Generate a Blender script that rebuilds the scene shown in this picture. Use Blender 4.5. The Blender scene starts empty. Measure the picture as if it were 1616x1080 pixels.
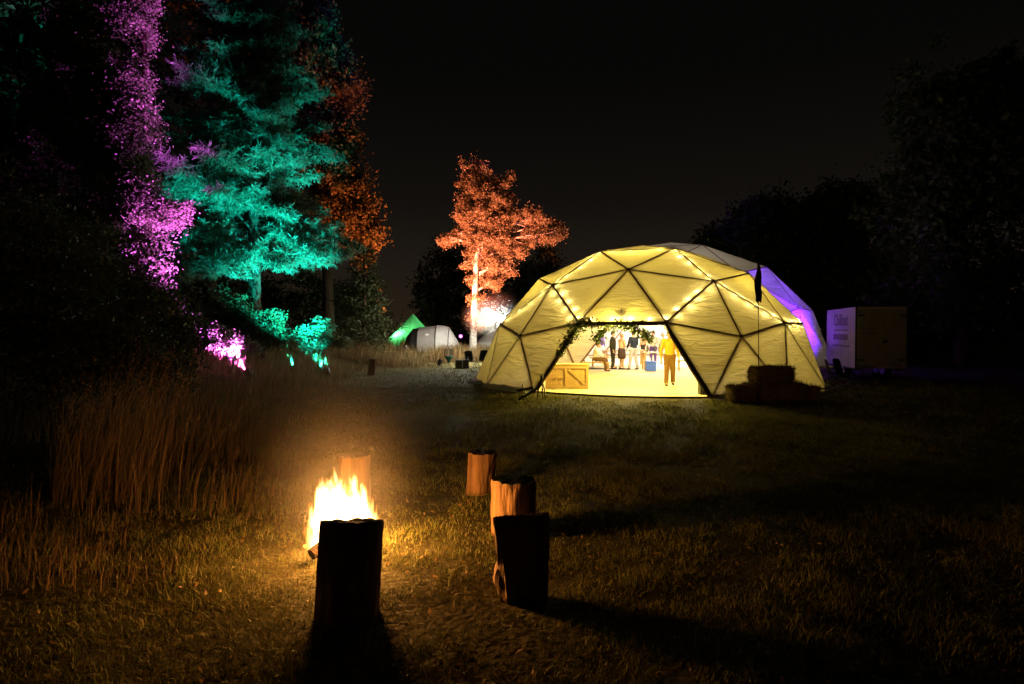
import bpy, bmesh, math, random
import numpy as np
from math import sin, cos, pi, radians, sqrt, atan2, hypot, tan
from mathutils import Vector, Matrix, Quaternion, noise as mnoise

random.seed(7)
rng = np.random.default_rng(7)
S = bpy.context.scene
COL = S.collection

# ------------------------------------------------------------------ camera, sky, exposure
EYE = 1.813
cam_d = bpy.data.cameras.new('camera')
cam = bpy.data.objects.new('camera', cam_d)
COL.objects.link(cam)
cam.location = (0, 0, EYE)
cam.rotation_euler = (pi / 2 - 0.019, 0, 0)
cam_d.sensor_width = 36
cam_d.lens = 1000 / 1616 * 36
cam_d.clip_start = 0.05
cam_d.clip_end = 2000
S.camera = cam

W = bpy.data.worlds.new('World')
S.world = W
W.use_nodes = True
nt = W.node_tree
nt.nodes.clear()
w_out = nt.nodes.new('ShaderNodeOutputWorld')
w_sky = nt.nodes.new('ShaderNodeTexSky')
w_sky.sky_type = 'NISHITA'
w_sky.sun_disc = False
w_sky.sun_elevation = radians(-6)
w_sky.sun_rotation = radians(200)
w_bg = nt.nodes.new('ShaderNodeBackground')
w_bg.inputs['Strength'].default_value = 0.008
nt.links.new(w_sky.outputs[0], w_bg.inputs['Color'])
# town glow low over the horizon, the same all the way round
w_tc = nt.nodes.new('ShaderNodeTexCoord')
w_sep = nt.nodes.new('ShaderNodeSeparateXYZ')
nt.links.new(w_tc.outputs['Generated'], w_sep.inputs[0])
w_ramp = nt.nodes.new('ShaderNodeValToRGB')
cr = w_ramp.color_ramp
cr.elements[0].position = 0.0
cr.elements[0].color = (0.0200, 0.0135, 0.0068, 1)
cr.elements[1].position = 1.0
cr.elements[1].color = (0.0010, 0.0010, 0.0010, 1)
for pos, c in ((0.10, (0.0130, 0.0095, 0.0066)), (0.20, (0.0058, 0.0046, 0.0036)), (0.36, (0.0022, 0.0020, 0.0018))):
    e = cr.elements.new(pos)
    e.color = (*c, 1)
nt.links.new(w_sep.outputs['Z'], w_ramp.inputs[0])
w_bg2 = nt.nodes.new('ShaderNodeBackground')
w_bg2.inputs['Strength'].default_value = 1.0
nt.links.new(w_ramp.outputs[0], w_bg2.inputs['Color'])
w_add = nt.nodes.new('ShaderNodeAddShader')
nt.links.new(w_bg.outputs[0], w_add.inputs[0])
nt.links.new(w_bg2.outputs[0], w_add.inputs[1])
nt.links.new(w_add.outputs[0], w_out.inputs['Surface'])

S.view_settings.view_transform = 'Standard'
S.view_settings.look = 'None'
S.view_settings.gamma = 1
S.view_settings.exposure = 0.0
S.view_settings.use_curve_mapping = False
S.cycles.use_denoising = True
S.cycles.denoiser = 'OPENIMAGEDENOISE'
S.cycles.max_bounces = 8
S.cycles.diffuse_bounces = 5
S.cycles.transparent_max_bounces = 96
S.cycles.sample_clamp_indirect = 4.0
S.cycles.use_light_tree = True
S.cycles.caustics_reflective = False
S.cycles.caustics_refractive = False
S.render.film_transparent = False

# ------------------------------------------------------------------ helpers
def sstep(a, b, x):
    t = np.clip((np.asarray(x, float) - a) / (b - a), 0, 1)
    return t * t * (3 - 2 * t)

XB_Y = np.array([-60, 2, 5, 7.6, 15, 23, 28, 31.5, 33, 45, 90])
XB_X = np.array([-1.9, -1.9, -2.3, -2.8, -4.7, -6.1, -5.9, -4.2, -3.6, -3.0, -3.0])
def meadow_edge(y):
    return np.interp(y, XB_Y, XB_X)

def gz(x, y):
    """Height of the ground."""
    x = np.asarray(x, float); y = np.asarray(y, float)
    left = meadow_edge(y) - x
    bank = 0.85 * sstep(0.3, 6.5, left) * sstep(9, 18, y)
    rise = 0.55 * sstep(31.5, 37, y) * sstep(1.0, -2.5, x) * (1 - 0.65 * sstep(0.3, 6.5, left))
    far = 0.6 * sstep(60, 140, y)
    bumps = 0.018 * np.sin(x * 2.1 + 0.7 * y) * np.sin(y * 1.7 - 0.4 * x) + 0.012 * np.sin(x * 4.3 + 1.3) * np.sin(y * 3.9)
    inside = (np.hypot(x - 4.63, y - 22.47) < 6.6) | (np.hypot(x - 9.0, y - 36.0) < 9.1)
    bumps = np.where(inside, 0.0, bumps)
    return bank + rise + far + bumps

def G(x, y):
    return float(gz(x, y))

def at(px, d, z=None):
    """World point on the ray through photo pixel column px at distance d."""
    x = (px - 808) / 1000 * d
    return (x, d, G(x, d) if z is None else z)

def zpx(py, d):
    """Height at distance d seen on photo row py."""
    return EYE + (521 - py) / 1000 * d

def tag(o, label=None, cat=None, group=None, kind=None):
    if label: o['label'] = label
    if cat: o['category'] = cat
    if group: o['group'] = group
    if kind: o['kind'] = kind
    return o

def empty(name, loc, label, cat, group=None):
    o = bpy.data.objects.new(name, None)
    o.empty_display_size = 0.2
    COL.objects.link(o)
    o.location = loc
    return tag(o, label, cat, group)

def wloc(o):
    v = Vector((0, 0, 0))
    while o is not None:
        v += o.location
        o = o.parent
    return v

def mesh_np(name, V, F):
    """Fast mesh from arrays; F is (n,3) or (n,4) or a list of faces."""
    me = bpy.data.meshes.new(name)
    if isinstance(F, np.ndarray):
        n, k = F.shape
        me.vertices.add(len(V))
        me.vertices.foreach_set('co', np.asarray(V, np.float32).ravel())
        me.loops.add(n * k)
        me.loops.foreach_set('vertex_index', F.astype(np.int32).ravel())
        me.polygons.add(n)
        me.polygons.foreach_set('loop_start', np.arange(0, n * k, k, dtype=np.int32))
        me.polygons.foreach_set('loop_total', np.full(n, k, np.int32))
        me.update(calc_edges=True)
    else:
        me.from_pydata([tuple(map(float, v)) for v in V], [], [tuple(map(int, f)) for f in F])
        me.update()
    return me

def build(name, V, F, mat, parent=None, smooth=True, origin=None):
    """World-space vertices to one linked mesh object (shifted to its parent's or its own origin)."""
    V = np.asarray(V, float)
    off = np.array(wloc(parent)) if parent is not None else np.array(origin if origin is not None else (0, 0, 0), float)
    me = mesh_np(name, V - off, F)
    if mat is not None:
        me.materials.append(mat)
    if smooth:
        me.polygons.foreach_set('use_smooth', np.ones(len(me.polygons), bool))
    o = bpy.data.objects.new(name, me)
    COL.objects.link(o)
    if parent is not None:
        o.parent = parent
    else:
        o.location = off
    return o

class MB:
    """Collects shapes for one mesh."""
    def __init__(s):
        s.V = []; s.F = []; s.n = 0
    def add(s, V, F):
        for v in V: s.V.append(tuple(v))
        for f in F: s.F.append(tuple(i + s.n for i in f))
        s.n += len(V)
        return s
    def tube(s, pts, rad, n=8, caps=True, squash=1.0):
        pts = [Vector(p) for p in pts]
        if not hasattr(rad, '__len__'): rad = [rad] * len(pts)
        V = []; F = []
        up = None
        for i, p in enumerate(pts):
            a = pts[max(i - 1, 0)]; b = pts[min(i + 1, len(pts) - 1)]
            t = (b - a)
            t = t.normalized() if t.length > 1e-9 else Vector((0, 0, 1))
            if up is None:
                ref = Vector((0, 0, 1)) if abs(t.z) < 0.9 else Vector((0, 1, 0))
                up = (ref - t * ref.dot(t)).normalized()
            else:
                up = (up - t * up.dot(t)).normalized()
            sd = t.cross(up)
            for k in range(n):
                q = 2 * pi * k / n
                V.append(p + sd * cos(q) * rad[i] + up * sin(q) * rad[i] * squash)
        m = len(pts)
        for i in range(m - 1):
            for k in range(n):
                a = i * n + k; b = i * n + (k + 1) % n
                F.append((a, b, b + n, a + n))
        if caps:
            F.append(tuple(range(n - 1, -1, -1)))
            F.append(tuple((m - 1) * n + k for k in range(n)))
        return s.add(V, F)
    def box(s, c, size, rz=0.0, ax=None):
        hx, hy, hz = (q / 2 for q in size)
        V = []
        for dx, dy, dz in ((-1,-1,-1),(1,-1,-1),(1,1,-1),(-1,1,-1),(-1,-1,1),(1,-1,1),(1,1,1),(-1,1,1)):
            x, y, z = dx * hx, dy * hy, dz * hz
            x, y = x * cos(rz) - y * sin(rz), x * sin(rz) + y * cos(rz)
            V.append((c[0] + x, c[1] + y, c[2] + z))
        return s.add(V, [(0,3,2,1),(4,5,6,7),(0,1,5,4),(1,2,6,5),(2,3,7,6),(3,0,4,7)])
    def ball(s, c, r, n=8, m=6, sc=(1, 1, 1)):
        V = [(c[0], c[1], c[2] + r * sc[2])]
        for i in range(1, m):
            t = pi * i / m
            for k in range(n):
                q = 2 * pi * k / n
                V.append((c[0] + r * sc[0] * sin(t) * cos(q), c[1] + r * sc[1] * sin(t) * sin(q), c[2] + r * sc[2] * cos(t)))
        V.append((c[0], c[1], c[2] - r * sc[2]))
        F = [(0, 1 + k, 1 + (k + 1) % n) for k in range(n)]
        for i in range(m - 2):
            for k in range(n):
                a = 1 + i * n + k; b = 1 + i * n + (k + 1) % n
                F.append((a, a + n, b + n, b))
        L = len(V) - 1
        F += [(L, 1 + (m - 2) * n + (k + 1) % n, 1 + (m - 2) * n + k) for k in range(n)]
        return s.add(V, F)
    def lathe(s, c, prof, n=16):
        V = []; F = []
        for r, z in prof:
            for k in range(n):
                q = 2 * pi * k / n
                V.append((c[0] + r * cos(q), c[1] + r * sin(q), c[2] + z))
        for i in range(len(prof) - 1):
            for k in range(n):
                a = i * n + k; b = i * n + (k + 1) % n
                F.append((a, b, b + n, a + n))
        F.append(tuple(range(n - 1, -1, -1))); F.append(tuple((len(prof) - 1) * n + k for k in range(n)))
        return s.add(V, F)
    def build(s, name, mat, parent=None, smooth=False, origin=None, bevel=0.0):
        o = build(name, s.V, s.F, mat, parent, smooth, origin)
        if bevel:
            b = o.modifiers.new('bevel', 'BEVEL'); b.width = bevel; b.segments = 2; b.limit_method = 'ANGLE'
        return o

# ------------------------------------------------------------------ materials
def mat(name, base, rough=0.8, spec=0.2, var=None, scale=4.0, detail=5.0, bump=0.0, bscale=None, island=None, trans=0.0, trans_col=None, stretch=None, metal=0.0):
    m = bpy.data.materials.new(name)
    m.use_nodes = True
    t = m.node_tree; t.nodes.clear()
    out = t.nodes.new('ShaderNodeOutputMaterial')
    p = t.nodes.new('ShaderNodeBsdfPrincipled')
    p.inputs['Roughness'].default_value = rough
    p.inputs['Specular IOR Level'].default_value = spec
    p.inputs['Metallic'].default_value = metal
    p.inputs['Base Color'].default_value = (*base, 1)
    colsock = None
    tc = None
    def coords():
        nonlocal tc
        if tc is None:
            tc = t.nodes.new('ShaderNodeTexCoord')
            if stretch:
                mp = t.nodes.new('ShaderNodeMapping')
                mp.inputs['Scale'].default_value = stretch
                t.links.new(tc.outputs['Object'], mp.inputs[0])
                tc = mp
        return tc.outputs['Object'] if tc.bl_idname == 'ShaderNodeTexCoord' else tc.outputs[0]
    if var is not None:
        nz = t.nodes.new('ShaderNodeTexNoise')
        nz.inputs['Scale'].default_value = scale
        nz.inputs['Detail'].default_value = detail
        nz.inputs['Roughness'].default_value = 0.65
        t.links.new(coords(), nz.inputs['Vector'])
        rp = t.nodes.new('ShaderNodeValToRGB')
        rp.color_ramp.elements[0].position = 0.32
        rp.color_ramp.elements[1].position = 0.68
        rp.color_ramp.elements[0].color = (*base, 1)
        rp.color_ramp.elements[1].color = (*var, 1)
        t.links.new(nz.outputs['Fac'], rp.inputs[0])
        colsock = rp.outputs[0]
    if island is not None:
        ge = t.nodes.new('ShaderNodeNewGeometry')
        rp2 = t.nodes.new('ShaderNodeValToRGB')
        els = rp2.color_ramp.elements
        els[0].position = 0.0; els[0].color = (*island[0], 1)
        els[1].position = 1.0; els[1].color = (*island[-1], 1)
        for i, c in enumerate(island[1:-1]):
            e = els.new((i + 1) / (len(island) - 1)); e.color = (*c, 1)
        t.links.new(ge.outputs['Random Per Island'], rp2.inputs[0])
        colsock = rp2.outputs[0]
    if colsock is not None:
        t.links.new(colsock, p.inputs['Base Color'])
    if bump:
        nb = t.nodes.new('ShaderNodeTexNoise')
        nb.inputs['Scale'].default_value = bscale or scale * 3
        nb.inputs['Detail'].default_value = 6
        t.links.new(coords(), nb.inputs['Vector'])
        bp = t.nodes.new('ShaderNodeBump')
        bp.inputs['Strength'].default_value = bump
        bp.inputs['Distance'].default_value = 0.05
        t.links.new(nb.outputs['Fac'], bp.inputs['Height'])
        t.links.new(bp.outputs[0], p.inputs['Normal'])
    surf = p.outputs[0]
    if trans > 0:
        tr = t.nodes.new('ShaderNodeBsdfTranslucent')
        if trans_col is not None:
            tr.inputs['Color'].default_value = (*trans_col, 1)
        elif colsock is not None:
            t.links.new(colsock, tr.inputs['Color'])
        else:
            tr.inputs['Color'].default_value = (*base, 1)
        mx = t.nodes.new('ShaderNodeMixShader')
        mx.inputs[0].default_value = trans
        t.links.new(surf, mx.inputs[1]); t.links.new(tr.outputs[0], mx.inputs[2])
        surf = mx.outputs[0]
    t.links.new(surf, out.inputs['Surface'])
    return m

def emit(name, col, strength):
    m = bpy.data.materials.new(name)
    m.use_nodes = True
    t = m.node_tree; t.nodes.clear()
    out = t.nodes.new('ShaderNodeOutputMaterial')
    e = t.nodes.new('ShaderNodeEmission')
    e.inputs['Color'].default_value = (*col, 1)
    e.inputs['Strength'].default_value = strength
    t.links.new(e.outputs[0], out.inputs['Surface'])
    return m

M = {}
M['soil'] = mat('soil and turf', (0.055, 0.052, 0.020), 0.95, 0.1, var=(0.095, 0.078, 0.034), scale=3.0, bump=0.6, bscale=18)
M['lawn_blade'] = mat('lawn blades', (0.06, 0.08, 0.02), 0.6, 0.12, island=[(0.115, 0.155, 0.030), (0.16, 0.185, 0.042), (0.21, 0.205, 0.060), (0.29, 0.235, 0.095), (0.085, 0.125, 0.024)], trans=0.10)
M['dry_blade'] = mat('dry long grass', (0.20, 0.15, 0.07), 0.7, 0.15, island=[(0.20, 0.12, 0.055), (0.27, 0.17, 0.08), (0.14, 0.09, 0.035), (0.10, 0.085, 0.03), (0.32, 0.20, 0.10)], trans=0.3)
M['bark'] = mat('bark', (0.075, 0.050, 0.032), 0.95, 0.1, var=(0.030, 0.021, 0.014), scale=7, bump=0.9, bscale=16, stretch=(1, 1, 0.22))
M['birch_bark'] = mat('birch bark', (0.62, 0.58, 0.52), 0.8, 0.2, var=(0.16, 0.13, 0.11), scale=5, bump=0.4, stretch=(1, 1, 2.5))
M['log_bark'] = mat('log bark', (0.16, 0.095, 0.05), 0.9, 0.15, var=(0.055, 0.034, 0.02), scale=9, bump=1.0, bscale=20, stretch=(1, 1, 0.2))
M['log_wood'] = mat('peeled log wood', (0.38, 0.22, 0.105), 0.75, 0.2, var=(0.085, 0.042, 0.02), scale=8, bump=0.7, bscale=22, stretch=(1, 1, 0.13))
M['log_cut'] = mat('weathered log end', (0.085, 0.065, 0.045), 0.85, 0.2, var=(0.045, 0.035, 0.026), scale=14, bump=0.5)
M['char'] = mat('charred wood', (0.030, 0.022, 0.017), 0.9, 0.15, var=(0.09, 0.05, 0.03), scale=12, bump=0.8)
M['leaf'] = mat('broad leaves', (0.06, 0.09, 0.03), 0.55, 0.3, island=[(0.075, 0.105, 0.042), (0.105, 0.135, 0.060), (0.13, 0.14, 0.08), (0.070, 0.090, 0.042)], trans=0.45)
M['lit_far_leaf'] = mat('brightened far tree leaves', (0.10, 0.14, 0.05), 0.6, 0.2, island=[(0.10, 0.14, 0.05), (0.12, 0.17, 0.06), (0.14, 0.17, 0.08)], trans=0.35)  # leaf colour lightened in place of stronger light on the far trees
M['unlit_leaf'] = mat('unlit tree and bush leaves', (0.03, 0.045, 0.015), 0.6, 0.25, island=[(0.030, 0.045, 0.016), (0.045, 0.060, 0.022), (0.055, 0.062, 0.026)], trans=0.25)  # darker leaf copy for the unlit plants, shade put into the colour
M['needle'] = mat('conifer needles', (0.07, 0.1, 0.05), 0.55, 0.3, island=[(0.060, 0.100, 0.055), (0.090, 0.130, 0.080), (0.115, 0.14, 0.095)], trans=0.45)
M['birch_leaf'] = mat('birch leaves', (0.12, 0.15, 0.05), 0.5, 0.35, island=[(0.13, 0.125, 0.055), (0.19, 0.165, 0.085), (0.23, 0.20, 0.11), (0.10, 0.09, 0.04)], trans=0.45)
M['garland_leaf'] = mat('garland leaves', (0.05, 0.08, 0.02), 0.5, 0.3, island=[(0.040, 0.065, 0.018), (0.075, 0.105, 0.030), (0.10, 0.13, 0.04)], trans=0.25)
M['strut'] = mat('dark brown strut tape', (0.15, 0.085, 0.05), 0.6, 0.3, var=(0.19, 0.11, 0.065), scale=6)
M['binding'] = mat('dark brown edge binding', (0.05, 0.03, 0.02), 0.6, 0.3)
M['black'] = mat('black painted steel', (0.015, 0.014, 0.013), 0.45, 0.4)
M['black_cloth'] = mat('black cloth', (0.020, 0.020, 0.022), 0.9, 0.1, var=(0.035, 0.035, 0.038), scale=9, bump=0.3)
M['rubber'] = mat('dark rubber', (0.02, 0.02, 0.02), 0.8, 0.2)
M['steel'] = mat('dull steel', (0.35, 0.35, 0.35), 0.4, 0.5, metal=0.8)
M['plank'] = mat('planed pine boards', (0.58, 0.40, 0.19), 0.6, 0.25, var=(0.46, 0.29, 0.12), scale=5, bump=0.15, stretch=(0.3, 3, 3))
M['floor'] = mat('sand coloured matting', (0.64, 0.56, 0.38), 0.85, 0.15, var=(0.56, 0.48, 0.31), scale=2.2, bump=0.2)
M['white_metal'] = mat('white trailer paint', (0.46, 0.45, 0.44), 0.5, 0.4, var=(0.38, 0.37, 0.36), scale=1.4)
M['cream_door'] = mat('cream trailer doors', (0.27, 0.28, 0.31), 0.55, 0.35, var=(0.21, 0.22, 0.25), scale=1.7)
M['lettering'] = mat('grey violet lettering', (0.17, 0.13, 0.16), 0.6, 0.2)
M['straw'] = mat('straw', (0.24, 0.18, 0.075), 0.95, 0.1, var=(0.13, 0.095, 0.04), scale=9, bump=1.0, bscale=26, stretch=(0.5, 2, 2))
M['straw_strand'] = mat('straw strands', (0.3, 0.23, 0.1), 0.8, 0.2, island=[(0.30, 0.23, 0.10), (0.20, 0.15, 0.06), (0.14, 0.10, 0.045)])
M['skin'] = mat('skin', (0.56, 0.34, 0.24), 0.55, 0.3)
M['navy'] = mat('navy shirt', (0.018, 0.024, 0.045), 0.85, 0.15)
M['pale_trousers'] = mat('pale grey trousers', (0.46, 0.43, 0.48), 0.85, 0.15)
M['peach'] = mat('peach top', (0.60, 0.38, 0.24), 0.85, 0.15)
M['dark_skirt'] = mat('dark brown skirt', (0.055, 0.036, 0.034), 0.85, 0.15)
M['dark_suit'] = mat('dark olive suit', (0.028, 0.026, 0.018), 0.85, 0.15)
M['mustard'] = mat('mustard shirt', (0.62, 0.42, 0.06), 0.85, 0.15)
M['tan_trousers'] = mat('tan trousers', (0.20, 0.115, 0.04), 0.85, 0.15)
M['brown_cloth'] = mat('brown cloth', (0.13, 0.07, 0.04), 0.85, 0.15)
M['white_cloth'] = mat('white cloth', (0.72, 0.70, 0.68), 0.85, 0.15)
M['violet_cloth'] = mat('violet cloth', (0.10, 0.06, 0.24), 0.85, 0.15)
M['hair_dark'] = mat('dark hair', (0.03, 0.02, 0.014), 0.6, 0.3)
M['hair_fair'] = mat('fair hair', (0.30, 0.20, 0.10), 0.6, 0.3)
M['shoe'] = mat('dark shoes', (0.03, 0.024, 0.02), 0.6, 0.3)
M['blue'] = mat('blue plastic', (0.05, 0.13, 0.85), 0.5, 0.4)
M['glass_green'] = mat('green bottle glass', (0.05, 0.09, 0.04), 0.15, 0.5)
M['grey_tent'] = mat('grey tent cloth', (0.34, 0.32, 0.31), 0.7, 0.25, var=(0.29, 0.27, 0.26), scale=2, bump=0.25, bscale=5, trans=0.15)
M['pale_tent'] = mat('pale tent cloth', (0.60, 0.59, 0.58), 0.7, 0.25, var=(0.52, 0.51, 0.50), scale=2, bump=0.25, bscale=5, trans=0.2)
M['porch_shade'] = mat('shade in tent porch', (0.022, 0.022, 0.024), 0.9, 0.1)
M['green_tent'] = mat('green tent cloth', (0.20, 0.46, 0.24), 0.7, 0.2, var=(0.15, 0.38, 0.19), scale=2, bump=0.25, bscale=5, trans=0.55)
M['canvas_tent'] = mat('off white bell tent canvas', (0.52, 0.50, 0.46), 0.85, 0.15, var=(0.46, 0.44, 0.40), scale=2, trans=0.25)
M['teal_cloth'] = mat('teal cloth', (0.015, 0.17, 0.20), 0.8, 0.2)
M['net'] = mat('grey netting', (0.11, 0.10, 0.09), 0.9, 0.1)
M['flag'] = mat('dark flag cloth', (0.035, 0.022, 0.024), 0.9, 0.1, trans=0.1)
M['red_brown'] = mat('red brown bark', (0.13, 0.045, 0.03), 0.9, 0.1, var=(0.07, 0.025, 0.018), scale=8, bump=0.6)
M['skirt_film'] = mat('crumpled groundsheet', (0.55, 0.52, 0.50), 0.35, 0.5, var=(0.44, 0.41, 0.40), scale=3, bump=0.4, bscale=9, trans=0.25)

def canvas_mat(name, base, var, trans):
    """Tensioned tent canvas: soft folds as bump, lets much of the light through."""
    m = mat(name, base, 0.75, 0.15, var=var, scale=0.9, detail=6, bump=0.0, trans=trans)
    t = m.node_tree
    p = next(n for n in t.nodes if n.bl_idname == 'ShaderNodeBsdfPrincipled')
    tr = next(n for n in t.nodes if n.bl_idname == 'ShaderNodeBsdfTranslucent')
    tc = next(n for n in t.nodes if n.bl_idname == 'ShaderNodeTexCoord')
    mp = t.nodes.new('ShaderNodeMapping')
    mp.inputs['Scale'].default_value = (0.7, 0.7, 3.2)
    t.links.new(tc.outputs['Object'], mp.inputs[0])
    n1 = t.nodes.new('ShaderNodeTexNoise')
    n1.inputs['Scale'].default_value = 1.6; n1.inputs['Detail'].default_value = 3; n1.inputs['Distortion'].default_value = 1.2
    t.links.new(mp.outputs[0], n1.inputs['Vector'])
    b = t.nodes.new('ShaderNodeBump')
    b.inputs['Strength'].default_value = 0.55; b.inputs['Distance'].default_value = 0.12
    t.links.new(n1.outputs['Fac'], b.inputs['Height'])
    t.links.new(b.outputs[0], p.inputs['Normal']); t.links.new(b.outputs[0], tr.inputs['Normal'])
    return m
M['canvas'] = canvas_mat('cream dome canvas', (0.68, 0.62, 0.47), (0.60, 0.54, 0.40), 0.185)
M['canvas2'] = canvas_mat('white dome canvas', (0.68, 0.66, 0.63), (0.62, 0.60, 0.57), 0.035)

# ------------------------------------------------------------------ ground
def axis(lim_near, step_near, lim_far, ratio):
    a = list(np.arange(0, lim_near, step_near)); s = step_near; v = lim_near
    while v < lim_far:
        a.append(v); s *= ratio; v += s
    a.append(lim_far)
    return np.array(a)
ax_ = axis(14, 0.30, 900, 1.15)
gx = np.concatenate([-ax_[:0:-1], ax_])
ay_ = axis(44, 0.36, 1400, 1.15)
gy = np.concatenate([-axis(6, 1.0, 300, 1.4)[:0:-1], ay_])
XX, YY = np.meshgrid(gx, gy)
ZZ = gz(XX, YY)
nv = len(gx)
idx = np.arange(XX.size).reshape(XX.shape)
Fq = np.stack([idx[:-1, :-1], idx[:-1, 1:], idx[1:, 1:], idx[1:, :-1]], -1).reshape(-1, 4)
ground = build('ground', np.stack([XX, YY, ZZ], -1).reshape(-1, 3), Fq, M['soil'])
tag(ground, 'dark grassy field', 'field', kind='structure')

# ------------------------------------------------------------------ geodesic domes
PHI = math.atan(0.5)
ICO = [np.array([0, 0, 1.])] + [np.array([cos(PHI) * cos(radians(72 * k)), cos(PHI) * sin(radians(72 * k)), sin(PHI)]) for k in range(5)] \
    + [np.array([cos(PHI) * cos(radians(72 * k + 36)), cos(PHI) * sin(radians(72 * k + 36)), -sin(PHI)]) for k in range(5)]
ZB = 0.17483
def dome_net():
    verts = {}; P = []; faces = []
    def vid(p):
        p = p / np.linalg.norm(p); k = tuple(p.round(4))
        if k not in verts:
            verts[k] = len(P); P.append(p)
        return verts[k]
    for k in range(5):
        for tri in ((0, 1 + k, 1 + (k + 1) % 5), (6 + k, 1 + (k + 1) % 5, 1 + k), (1 + k, 6 + (k - 1) % 5, 6 + k)):
            A, B, C = (ICO[i] for i in tri)
            g = lambda i, j: vid(A * (3 - i - j) / 3 + B * i / 3 + C * j / 3)
            for i in range(3):
                for j in range(3 - i):
                    faces.append((g(i, j), g(i + 1, j), g(i, j + 1)))
                    if i + j < 2:
                        faces.append((g(i + 1, j), g(i + 1, j + 1), g(i, j + 1)))
    P = np.array(P)
    low = P[:, 2] < 0.05
    faces = [f for f in faces if not any(low[i] for i in f)]
    base = (P[:, 2] < 0.25)
    P[base, 2] = ZB
    return P, faces, base
NP_, NF_, NB_ = dome_net()

def dome_points(c, R, yaw, zs):
    q = NP_.copy()
    cy_, sy_ = cos(yaw), sin(yaw)
    x = q[:, 0] * cy_ - q[:, 1] * sy_; y = q[:, 0] * sy_ + q[:, 1] * cy_
    return np.stack([x * R + c[0], y * R + c[1], (q[:, 2] - ZB) * R * zs + c[2]], 1)

_cyl = None
def unit_cyl():
    global _cyl
    if _cyl is None:
        mb = MB().tube([(0, 0, -0.5), (0, 0, 0.5)], 1.0, 10)
        _cyl = mesh_np('strut', np.array(mb.V), mb.F)
        _cyl.materials.append(M['strut'])
        for p in _cyl.polygons: p.use_smooth = len(p.vertices) == 4
    return _cyl

def rod(name, a, b, r, parent):
    a = Vector(a); b = Vector(b)
    o = bpy.data.objects.new(name, unit_cyl())
    COL.objects.link(o)
    o.parent = parent
    d = b - a
    o.rotation_mode = 'QUATERNION'
    o.rotation_quaternion = d.to_track_quat('Z', 'Y')
    o.scale = (r, r, d.length)
    o.location = (a + b) / 2 - wloc(parent)
    return o

def sag_panel(a, b, c, centre, sag, seed):
    """One triangular panel, stretched hollow between its three struts."""
    N = 8
    a, b, c = (np.array(v) for v in (a, b, c))
    V = []; idm = {}
    nrm = np.cross(b - a, c - a); nrm /= np.linalg.norm(nrm)
    if np.dot(nrm, (a + b + c) / 3 - centre) < 0: nrm = -nrm
    for i in range(N + 1):
        for j in range(N + 1 - i):
            u, v = i / N, j / N; w = 1 - u - v
            p = a * w + b * u + c * v
            hollow = (27 * u * v * w) * sag
            rip = 0.008 * mnoise.noise(Vector((p[0] * 1.7, p[1] * 1.7, p[2] * 2.3 + seed))) * min(1, 12 * min(u, v, w))
            idm[(i, j)] = len(V); V.append(p - nrm * (hollow - rip))
    F = []
    for i in range(N):
        for j in range(N - i):
            F.append((idm[(i, j)], idm[(i + 1, j)], idm[(i, j + 1)]))
            if i + j < N - 1:
                F.append((idm[(i + 1, j)], idm[(i + 1, j + 1)], idm[(i, j + 1)]))
    return V, F

def geodesic_dome(c, R, yaw, zs, material, label, openings, sr, drop=()):
    root = empty('geodesic_dome', c, label, 'dome')
    P = dome_points(c, R, yaw, zs)
    cen = np.array([c[0], c[1], c[2] + 0.1 * R])
    Q = cen + (P - cen) * (1 + (sr + 0.005) / R)
    Q[:, 2] = np.where(NB_, P[:, 2], Q[:, 2])
    keep = []; gone = []
    for f in NF_:
        m = P[list(f)].mean(0)
        az = atan2(m[1] - c[1], m[0] - c[0])
        out = any(i in drop for i in f)
        for (oaz, half, zmax) in openings:
            d = (az - oaz + pi) % (2 * pi) - pi
            if abs(d) < half and m[2] - c[2] < zmax: out = True
        (gone if out else keep).append(f)
    edges = set()
    for f in keep:
        for i in range(3):
            edges.add(tuple(sorted((f[i], f[(i + 1) % 3]))))
    for k, f in enumerate(keep):
        V, F = sag_panel(Q[f[0]], Q[f[1]], Q[f[2]], cen, 0.011 * R, k * 3.7)
        build('panel', V, F, material, root)
    for a, b in sorted(edges):
        rod('strut', P[a], P[b], sr, root)
    used = sorted({i for e in edges for i in e})
    hubm = None
    for i in used:
        n = Vector(P[i] - cen).normalized()
        if hubm is None:
            mb = MB().lathe((0, 0, 0), [(sr * 1.1, -0.012), (sr * 1.75, -0.004), (sr * 1.75, 0.010), (sr * 0.9, 0.022)], 12)
            hubm = mesh_np('hub', np.array(mb.V), mb.F); hubm.materials.append(M['strut'])
        o = bpy.data.objects.new('hub', hubm); COL.objects.link(o); o.parent = root
        o.rotation_mode = 'QUATERNION'; o.rotation_quaternion = n.to_track_quat('Z', 'Y')
        o.location = Vector(P[i]) + n * (sr * 0.4) - wloc(root)
    return root, P, edges

C1 = (4.63, 22.47, 0.07); R1 = 6.0; YAW1 = -2.518; ZS = 0.95
C2 = (9.0, 36.0, 0.07); R2 = 8.5; YAW2 = radians(1.0)
LINK = atan2(C2[1] - C1[1], C2[0] - C1[0])
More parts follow.
